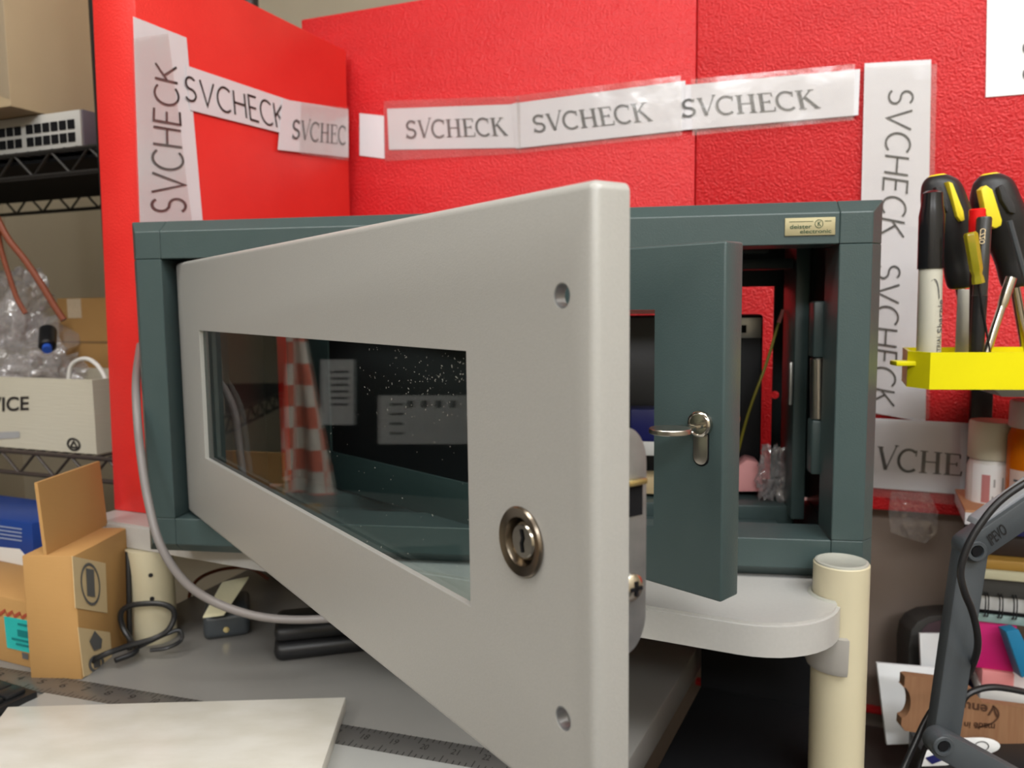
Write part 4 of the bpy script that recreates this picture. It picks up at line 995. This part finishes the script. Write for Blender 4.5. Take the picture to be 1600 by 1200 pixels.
# black pen
a, b = O(1538, 339, .655), O(1526, 552, .655); dB = (b-a)/np.linalg.norm(b-a); L_ = np.linalg.norm(b-a)
t = thing('black_pen', 'black round pen with pale lettering at centre of the yellow tray', 'pen', b)
part('barrel', lathe(a, dB, [(0, 0), (0, .0048), (.0015, .0056), (L_*.57, .0054), (L_*.575, .0060)], 24), mat('dark_grey_plastic', (.028, .027, .024), .3), t)
part('cap', lathe(a+dB*L_*.575, dB, [(0, .0056), (L_*.4, .0052), (L_*.425, .0045)], 24), X['black'], t)
B = newbm()
f0, f1 = O(1536, 357, .6485), O(1534, 381, .6485); sd = np.array([.0022, 0, 0])
maptext(fonttext('CZZO', .01), f0-sd, f1-sd, f1+sd, f0+sd, bm=B); part('lettering', B, X['labelbuff'], t)
# little yellow screwdriver
a, b = O(1516, 363, .645), O(1529, 443, .645); dY = (b-a)/np.linalg.norm(b-a); L_ = np.linalg.norm(b-a)
t = thing('small_screwdriver', 'small screwdriver with clear yellow fluted handle beside the black pen', 'screwdriver', O(1551, 590, .655))
b_ = lathe(a, dY, [(0, 0), (0, .0040), (.002, .0052), (L_*.72, .0048), (L_*.82, .0036), (L_*.90, .0044), (L_, .0046), (L_+.0006, .0)], 24)
for v in b_.verts:
    r_ = np.array(v.co)-a; ax = dY*(r_@dY); ra_ = r_-ax; k = 1-.13*(.5+.5*math.cos(6*math.atan2(ra_[1], ra_[0]))); v.co = Vector(tuple(a+ax+ra_*k))
part('handle', b_, X['acetate'], t)
part('shaft', cyl(b, O(1551, 575, .655), .0011, .0006, n=10), X['black'], t)
# silver tool
a, b = O(1581, 432, .675), O(1538, 562, .672); dS = (b-a)/np.linalg.norm(b-a); L_ = np.linalg.norm(b-a)
t = thing('nut_driver', 'bright steel rod tool leaning left in the yellow tray', 'tool', b)
part('head', lathe(a, dS, [(0, 0), (0, .0022), (.0012, .0042), (.022, .0042), (.026, .0036)], 20), X['chrome'], t)
part('shaft', lathe(a+dS*.026, dS, [(0, .0033), (L_-.026, .0033)], 16), X['chrome'], t)
a, b = O(1577, 345, .69), O(1612, 470, .69)
single('tweezers', tube([a, (a+b)/2, b, b+(b-a)*.7], .0024, 8), X['armgrey'], 'dark slim tool leaning right across the right large screwdriver', 'tool')
# grey bar behind left screwdriver
a, b = O(1512, 452, .69), O(1505, 560, .69)
single('steel_rule', box(Fr(b[0], .688, b[2], 0), -.008, .008, 0, .0012, 0, a[2]-b[2], .0003), X['metalgrey'], 'flat grey steel bar standing behind the black pen', 'tool')

# ---------------- pill bottles
def bottle(x0, x1, ytop, ycap, ybot, Y, body, cap, label, lab=True, cat='bottle'):
    xc = (x0+x1)/2; r_ = wid((x1-x0)/2, Y)*.97; zt = O(xc, ytop, Y)[2]; zc = O(xc, ycap, Y)[2]; zb = O(xc, ybot, Y-r_)[2]; c_ = O(xc, (ytop+ybot)/2, Y); p = np.array([c_[0], Y, zb])
    H_ = zt-zb; hc = zt-zc
    t = thing('pill_bottle', label, cat, p)
    bo = part('bottle_body', lathe(p, (0, 0, 1), [(0, r_*.9), (.003, r_), (H_-hc-.008, r_), (H_-hc-.002, r_*.9), (H_-hc+.001, r_*.86)], 40), body, t)
    part('cap', lathe(p+np.array([0, 0, H_-hc+.001]), (0, 0, 1), [(0, r_*.97), (.001, r_), (hc-.003, r_*.98), (hc-.001, r_*.93), (hc-.0015, r_*.8), (hc-.0015, 0)], 60), cap, t)
    return t, p, r_, H_, bo
SUP = O(1540, 806, .78)[2]
t, p, r_, H_, bo = bottle(1513, 1583, 657, 716, 818, .815, X['white'], mat('cream_cap', (.66, .64, .50), .4), 'white pill bottle with cream cap and printed label, on the book stack')
B = newbm()
def wrap(p, r_, th, z, e=.0005): return p+np.array([math.cos(th)*(r_+e), math.sin(th)*(r_+e), z])
def patch(B, p, r_, t0, t1, z0, z1, e=.0005, n=6):
    for i in range(n):
        a0_, a1_ = t0+(t1-t0)*i/n, t0+(t1-t0)*(i+1)/n
        B.faces.new([B.verts.new(tuple(wrap(p, r_, a, z, e))) for a, z in ((a0_, z0), (a1_, z0), (a1_, z1), (a0_, z1))])
patch(B, p, r_, -PI+.25, -.1, H_*.06, H_*.58, n=24); lb = part('paper_label', B, X['plainpaper'], bo)
B = newbm(); patch(B, p, r_, -2.45, -2.12, H_*.2, H_*.48, .0008); part('pink_band', B, mat('pink_print', (.55, .22, .22), .5), bo)
B = newbm()
for th, z0, z1 in ((-1.95, .36, .44), (-2.0, .08, .27), (-1.85, .08, .24), (-1.62, .25, .46), (-1.5, .10, .36), (-1.15, .26, .46), (-1.02, .22, .38), (-.88, .2, .42), (-1.3, .1, .3), (-.75, .08, .4), (-.98, .06, .2)):
    patch(B, p, r_, th-.035, th+.035, H_*z0, H_*z1, .0008, 1)
part('label_print', B, X['lightink'], bo)
t, p, r_, H_, bo = bottle(1577, 1660, 626, 669, 818, .775, X['amber'], X['white'], 'amber pill bottle with white cap at right edge of the photo')
B = newbm(); patch(B, p, r_, -PI+.02, -.1, H_*.04, H_*.42, n=24); part('paper_label', B, mat('peach_label', (.74, .58, .50), .5), bo)
B = newbm()
for th, z in ((-2.6, .32), (-2.7, .22), (-2.5, .14)): patch(B, p, r_, th-.3, th+.3, H_*z, H_*(z+.02), .0008, 3)
part('label_print', B, X['greyink'], bo)

# ---------------- book stack (right), each in contact with the next
YS = .795; SFR = Fr(O(1530, 900, YS)[0], YS, 0, -20)
def zpx(x, y, v=0): return onv(x, y, SFR(0, v, 0), SFR.yaw)[2]
def upx(x, y, v=0): return SFR.px(x, y, v)[0]
lev = [zpx(1560, y) for y in (1128, 1096, 1075, 1050, 975, 962, 905, 873, 836, 813)]
X_R = .17
RB = RZ+.0005
single('cardboard_riser', box(SFR, upx(1550, 1120), X_R, .012, .055, RB, lev[0], .001), X['void'], 'dark box under the book stack on the side desk', 'box')
t = thing('blue_white_box', 'white box with blue lower edge near bottom of the book stack', 'box', SFR(.08, .05, lev[0]))
part('lower_half', box(SFR, upx(1530, 1100), X_R, -.002, .055, lev[0]+.0003, lev[1], .001), X['navy'], t)
part('lid', box(SFR, upx(1530, 1080), X_R, -.003, .055, lev[1], lev[2], .001), X['white'], t)
single('note_pad', box(SFR, upx(1534, 1060), upx(1585, 1060), .000, .055, lev[2]+.0003, lev[3], .0015), X['pinkpale'], 'salmon note pad beneath the magenta note pad in the stack', 'note pad', 'note pads in the stack')
single('note_pad', box(SFR, upx(1524, 1010), upx(1589, 1010), .003, .055, lev[3]+.0003, lev[4], .0015), X['pink'], 'magenta note pad under the spiral notebook', 'note pad', 'note pads in the stack')
BFr = Fr(*(O(1585, 1000, YS-.012)), 0)
single('note_pad', slab([O(1572, 987, .765), O(1592, 984, .765), O(1622, 1045, .765), O(1597, 1060, .765)], (0, .014, 0), bev=.0008), X['bluenote'], 'blue note pad tilted against the magenta one', 'note pad', 'note pads in the stack')
single('folder', box(SFR, upx(1524, 970), X_R, .000, .055, lev[4]+.0003, lev[5], .0012), X['mint'], 'thin mint green folder on the magenta note pad', 'folder')
t = thing('spiral_notebook', 'black spiral bound notebook with white pages in the stack', 'notebook', SFR(.08, .05, lev[5]))
zc0, zc1 = zpx(1560, 958), zpx(1560, 934)
part('lower_cover', box(SFR, upx(1522, 955), X_R, .002, .055, lev[5]+.0003, zc0-.006*0+.0, .0006), X['void'], t)
part('page_block', box(SFR, upx(1522, 945), X_R, .006, .053, zc0, zc1, .0006), X['greypages'], t)
part('upper_cover', box(SFR, upx(1524, 920), X_R, .002, .055, zc1, lev[6], .0006), X['greycover'], t)
for i in range(9):
    for k in (0, .0026):
        uu = upx(1538, 945)+i*.0125+k
        part('ring', tube([SFR(uu, .004, zc1+.004), SFR(uu, -.004, zc1+.001), SFR(uu, -.006, (zc0+zc1)/2), SFR(uu, -.004, zc0-.003), SFR(uu, .003, zc0-.004)], .0007, 6, smooth=3), X['cableblk'], t)
t = thing('book', 'ochre book with cream page edges above the spiral notebook', 'book', SFR(.08, .05, lev[6]))
zm = zpx(1560, 888)
part('page_block', box(SFR, upx(1527, 895), X_R, -.004, .055, lev[6]+.0003, zm, .0008), X['pages'], t)
part('cover', box(SFR, upx(1525, 880), X_R, -.006, .055, zm, lev[7], .001), X['ochre'], t)
single('book', box(SFR, upx(1524, 850), X_R, .01, .055, lev[7]+.0003, lev[8], .001), mat('shaded_gap_brown', (.03, .018, .014), .5), 'dark slab filling the shaded gap between the ochre book and the blue edged box', 'book')  # dark slab put where the stack has only a shaded gap
t = thing('blue_edged_book', 'white book with dark blue cover edge, near top of the stack', 'book', SFR(.08, .05, lev[8]))
zn = zpx(1570, 836-8)
part('cover', box(SFR, upx(1530, 838), X_R, -.001, .055, lev[8]+.0003, zn, .0008), X['navy'], t)
part('page_block', box(SFR, upx(1530, 822), X_R, .0, .055, zn, lev[9], .0008), X['greypages'], t)
# tan book corner sticking out to the left
TF2 = [onz(x, y, lev[9]+.018) for x, y in ((1488, 822), (1530, 822), (1540, 862), (1508, 862))]
z9 = lev[9]
c0_ = O(1488, 823, .865); c1_ = O(1502, 862, .775)
LB = Fr(c1_[0]+.002, .70, 0, 0)
q = [np.array([c1_[0]+.002, .775, 0]), np.array([c1_[0]+.16, .735, 0]), np.array([c0_[0]+.15, .822, 0]), np.array([c0_[0]+.001, .865, 0])]
def zup(q, z): return [np.array([p_[0], p_[1], z]) for p_ in q]
zt9 = min(SUP-.001, p[2]); 
t = thing('tan_book', 'tan covered book under the pill bottles, its corner jutting left', 'book', (c1_[0]+.1, .76, lev[9]))
hb0 = lev[9]+.0004
part('page_block', prism(zup(q, hb0), zup(q, hb0+.012), bev=.0006), X['paper'], t)
part('cover', prism(zup(q, hb0+.012), zup(q, hb0+.0145), bev=.0006), X['orange'], t)
print('STACK', lev, 'SUP', SUP, p[2], hb0+.0145)

# ---------------- lamp arm
YA = .56
def bar(P0, P1, w0, w1, Y, m, th_=.012, cap=True, side=0):
    """flat bar between two pixel points with round ends"""
    a, b = O(*P0, Y), O(*P1, Y); d = (b-a); L_ = np.linalg.norm(d); d /= L_; s_ = np.cross(d, [0, 1, 0]); s_ /= np.linalg.norm(s_)
    A0 = [a+s_*w0*math.cos(th)-d*w0*math.sin(th) for th in np.linspace(0, PI, 14)]; B0 = [b-s_*w1*math.cos(th)+d*w1*math.sin(th) for th in np.linspace(0, PI, 14)]
    return slab(A0+B0, (0, th_, 0), bev=.0008), a, b, d, s_
w_ = wid(23, YA)
lamp = thing('desk_lamp', 'dark grey folding desk lamp arm with pivot joints at right', 'lamp', O(1540, 1200, YA))
b1, A, Bq, d1, s1_ = bar((1523, 861), (1478, 1166), w_*1.0, w_*.95, YA, 'armgrey')
seg1 = part('lower_arm', b1, X['armgrey'], lamp)
b2, A2, B2, d2, s2_ = bar((1525, 858), (1680, 752), w_*.92, w_*.92, YA-.004, 'armgrey', .016)
seg2 = part('upper_arm', b2, X['armgrey'], lamp)
sgn = 1 if s2_[2] > 0 else -1
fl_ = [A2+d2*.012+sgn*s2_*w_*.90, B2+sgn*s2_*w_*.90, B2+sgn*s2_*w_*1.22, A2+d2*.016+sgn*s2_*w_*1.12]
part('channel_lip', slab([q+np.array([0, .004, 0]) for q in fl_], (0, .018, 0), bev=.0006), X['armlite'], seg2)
lpx = [O(x, y, YA-.0046) for x, y in ((1541, 838), (1566, 817), (1575, 832), (1550, 853))]
part('arm_lettering', maptext(fonttext('IPEVO', .01), *lpx), X['black'], seg2)
b3, A3, B3, d3, s3_ = bar((1477, 1168), (1600, 1235), w_*.95, w_*.95, YA-.016, 'armgrey', .014)
part('base_arm', b3, X['armgrey'], lamp)
for P_, yy in (((1525, 861), YA-.0045), ((1473, 1165), YA-.0165)):
    c_ = O(*P_, yy); j = part('pivot', lathe(c_, (0, -1, 0), [(-.004, w_*.72), (.0012, w_*.72), (.002, w_*.66), (.002, w_*.46), (.0, w_*.42), (.0, 0)], 32), X['armgrey'], lamp)
    part('pivot_screw', lathe(c_+np.array([0, -.0005, 0]), (0, -1, 0), [(0, w_*.38), (.001, w_*.34), (.001, 0)], 6 if 0 else 20), X['void'], j)
# cables round the lamp arm
single('lamp_cable', tube([O(x, y, Y) for x, y, Y in ((1640, 738, .53), (1600, 756, .53), (1560, 785, .53), (1530, 822, .53), (1510, 858, .53), (1501, 893, .53), (1507, 925, .53), (1519, 955, .535), (1527, 990, .54), (1526, 1020, .55), (1512, 1055, .575), (1490, 1085, .595), (1465, 1100, .59), (1447, 1125, .585), (1428, 1165, .575), (1405, 1215, .56))], .0024, 12), X['cableblk'],
       'black cable winding along the grey lamp arm', 'cable')
single('lamp_cable', tube([O(x, y, Y) for x, y, Y in ((1492, 1075, .60), (1474, 1105, .60), (1458, 1140, .59), (1441, 1180, .58), (1430, 1220, .57))], .0018, 10), X['cableblk'],
       'thinner black cable hanging left of the lower lamp joint', 'cable')
single('lamp_cable', tube([O(x, y, Y) for x, y, Y in ((1500, 1100, .66), (1515, 1083, .66), (1545, 1074, .66), (1580, 1077, .66), (1640, 1090, .66))], .0028, 10), X['cableblk'],
       'black cable lying over top of the engraved wooden holder', 'cable')

# ---------------- papers, wooden holder, case, tags on the side desk
YW = .80
single('envelope', slab([O(1370, 1036, YW+.02), O(1484, 1046, YW+.02), O(1490, 1160, YW+.005), O(1386, 1164, YW)], (0, .004, 0), bev=.0006), X['plainpaper'], 'white envelope standing behind the wooden holder', 'envelope')
zbx = O(1480, 1160, .745)[2]
single('document_box', box(Fr(*O(1445, 1180, .72)[:2], 0, -12), 0, .22, .0, .055, RZ+.0005, zbx-.002, .002), X['black'], 'flat black box on the side desk carrying the wooden holder', 'box')
# rounded grey case with a paper in front
def shape(pts, Y, dpt, m, bev=.0015): return slab([O(x, y, Y) for x, y in pts], (0, dpt, 0), bev=bev)
t = thing('rounded_case', 'grey rounded case standing behind the lamp arm, white card in front', 'case', O(1460, 1100, .86))
rp = [(1420, 1150), (1420, 1010), (1424, 985), (1434, 972), (1452, 963), (1480, 960), (1540, 958), (1540, 1150)]
part('shell', shape(rp, .86, .03, 'x', .002), X['greycover'], t)
part('face', shape([(1440, 1040), (1440, 986), (1452, 974), (1475, 968), (1530, 966), (1530, 1040)], .8585, .001, 'x', 0), X['lilac'], t)
single('white_card', slab([O(x, y, .835) for x, y in ((1437, 990), (1484, 990), (1480, 1060), (1440, 1060))], (0, .003, 0), bev=.0004), X['plainpaper'], 'plain white card standing in front of the grey rounded case', 'card')
# wooden holder
t = thing('wooden_holder', 'wooden board with round notch and burnt lettering leaning on the side desk', 'board', O(1500, 1165, .745))
YH = .745
wp_ = [(1414, 1057), (1420, 1056), (1478, 1063), (1520, 1076), (1535, 1098), (1650, 1112), (1650, 1186), (1560, 1165), (1480, 1152), (1414, 1142), (1408, 1134), (1409, 1122)]
nt_ = [(1421+ -11*math.cos(a)*0 + (1.0)*0 + 0, 0) for a in (0,)]
notch = [(1409+13*math.sin(a)*1.0, 1097+25*math.cos(a)) for a in np.linspace(0, PI, 12)]
pts = [(1409, 1122)]+notch[0:0]+[(1410+13*math.sin(a), 1097+24*math.cos(a)) for a in np.linspace(0.1, PI-.1, 12)]+[(1413, 1072), (1414, 1057)]+wp_[1:11]
part('board', slab([O(x, y, YH) for x, y in pts], (0, .010, 0)), X['bamboo'], t)
bd = t
B = newbm(); F1_ = YH-.0006
maptext(fonttext('Venue', .018), O(1560, 1121, F1_), O(1492, 1108, F1_), O(1493, 1094, F1_), O(1561, 1105, F1_), bm=B)
maptext(fonttext('made in it', .018), O(1554, 1142, F1_), O(1492, 1136, F1_), O(1493, 1127, F1_), O(1555, 1131, F1_), bm=B)
oa = [(O(1520+42*math.cos(a), 1116+22*math.sin(a), F1_), O(1520+39*math.cos(a), 1116+19.5*math.sin(a), F1_)) for a in np.linspace(-.7, 1.5, 16)]
for (x0, y0), (x1, y1) in zip(oa, oa[1:]): B.faces.new([B.verts.new(tuple(z)) for z in (x0, x1, y1, y0)])
part('engraving', B, X['burn'], t)
# small tags
def tag_at(poly, Y, label, name='paper_tag'):
    t = thing(name, label, 'tag', O(*poly[0], Y)); part('card', slab([O(x, y, Y) for x, y in poly], (0, .0012, 0), bev=.0002), X['plainpaper'], t); return t
el = [(1530+33*math.cos(a), 1166+13*math.sin(a)) for a in np.linspace(-PI/2, PI*.35, 14)]
t = tag_at([(1496, 1154)]+el+[(1512, 1168)], YH-.02, 'white pointed tag with drawn circle below the wooden holder')
B = newbm(); F2_ = YH-.0206
ring = [((1534+11.5*math.cos(a), 1166+8*math.sin(a)), (1534+10*math.cos(a), 1166+6.6*math.sin(a))) for a in np.linspace(0, 2*PI, 26)]
for (x0, y0), (x1, y1) in zip(ring, ring[1:]): B.faces.new([B.verts.new(tuple(O(*z, F2_))) for z in (x0, x1, y1, y0)])
B.faces.new([B.verts.new(tuple(O(*z, F2_))) for z in ((1530, 1173), (1532, 1174), (1527, 1179), (1525, 1178))])
part('drawn_circle', B, X['ink'], t)
t = tag_at([(1446, 1173), (1462, 1172), (1493, 1191), (1480, 1196), (1436, 1198)], YH-.04, 'white tag with blue square below the lower lamp joint')
part('blue_square', slab([O(*z, YH-.0406) for z in ((1446, 1184), (1463, 1178), (1475, 1187), (1456, 1194))], (0, -.0003, 0)), X['navy'], t)

# ---------------- things on the left of the bench mirrored in the door glass
GP = DR(0, .0034, 0)
def mirror(x, y, X0):
    "where the reflection of the pixel in the door glass lands on the plane x = X0"
    p = onv(x, y, GP, DR.yaw); d = p-CAM; d = d-2*(d@DR.n)*DR.n; return p+d*(X0-p[0])/d[0]
t = thing('added_dark_box', 'added tall black box outside the frame, darkening what the door glass mirrors', 'cabinet', (-1.15, .75, FL))  # unseen dark box, added to darken the reflection in the door glass
part('body', box(ID, -1.30, -1.00, .30, 1.10, FL, 1.9, .004), X['void'], t)
part('door', box(ID, -1.00, -.988, .31, 1.09, FL+.05, 1.88, .002), X['black'], t)
XR = -.93
cq = [mirror(448, 500, XR), mirror(470, 500, XR), mirror(527, 830, XR), mirror(440, 830, XR)]
b = newbm(); N_ = 24; R1 = []
for j in range(N_+1):
    row = []
    for i in range(N_+1):
        u, v = i/N_, j/N_; q = (cq[0]*(1-u)+cq[1]*u)*(1-v)+(cq[3]*(1-u)+cq[2]*u)*v
        row.append(b.verts.new((q[0]+.008*math.sin(u*9+v*2), q[1], q[2])))
    R1.append(row)
for j in range(N_):
    for i in range(N_): b.faces.new([R1[j][i], R1[j][i+1], R1[j+1][i+1], R1[j+1][i]])
ex = bmesh.ops.extrude_face_region(b, geom=b.faces[:]); bmesh.ops.translate(b, vec=(-.003, 0, 0), verts=[g_ for g_ in ex['geom'] if isinstance(g_, bmesh.types.BMVert)])
bmesh.ops.recalc_face_normals(b, faces=b.faces[:])
single('checked_cloth', b, X['check'], 'red and white checked cloth hanging at left, mirrored in the door glass', 'cloth')
def note(x0, y0, x1, y1, X0, label, rows):
    q = [mirror(x0, y0, X0), mirror(x1, y0, X0), mirror(x1, y1, X0), mirror(x0, y1, X0)]
    t = thing('posted_notice', label, 'notice', q[3], 'notices on the black storage cabinet')
    part('sheet', slab(q, (-.001, 0, 0)), X['plainpaper'], t)
    B = newbm(); maptext([rectf(*a) for a in rows], *[p+np.array([.0006, 0, 0]) for p in q], bm=B); part('printed_rows', B, X['greyink'], t)
note(500, 562, 552, 664, -.985, 'narrow printed notice on the added black box, mirrored in the glass', [(.3, .8-.1*k, .85, .83-.1*k) for k in range(6)])
note(590, 618, 748, 694, -.985, 'wide printed table notice on the added black box, mirrored in the glass', [(.12, .2+.2*k, .26, .24+.2*k) for k in range(4)]+[(.3+.14*k, .75, .36+.14*k, .9) for k in range(4)])
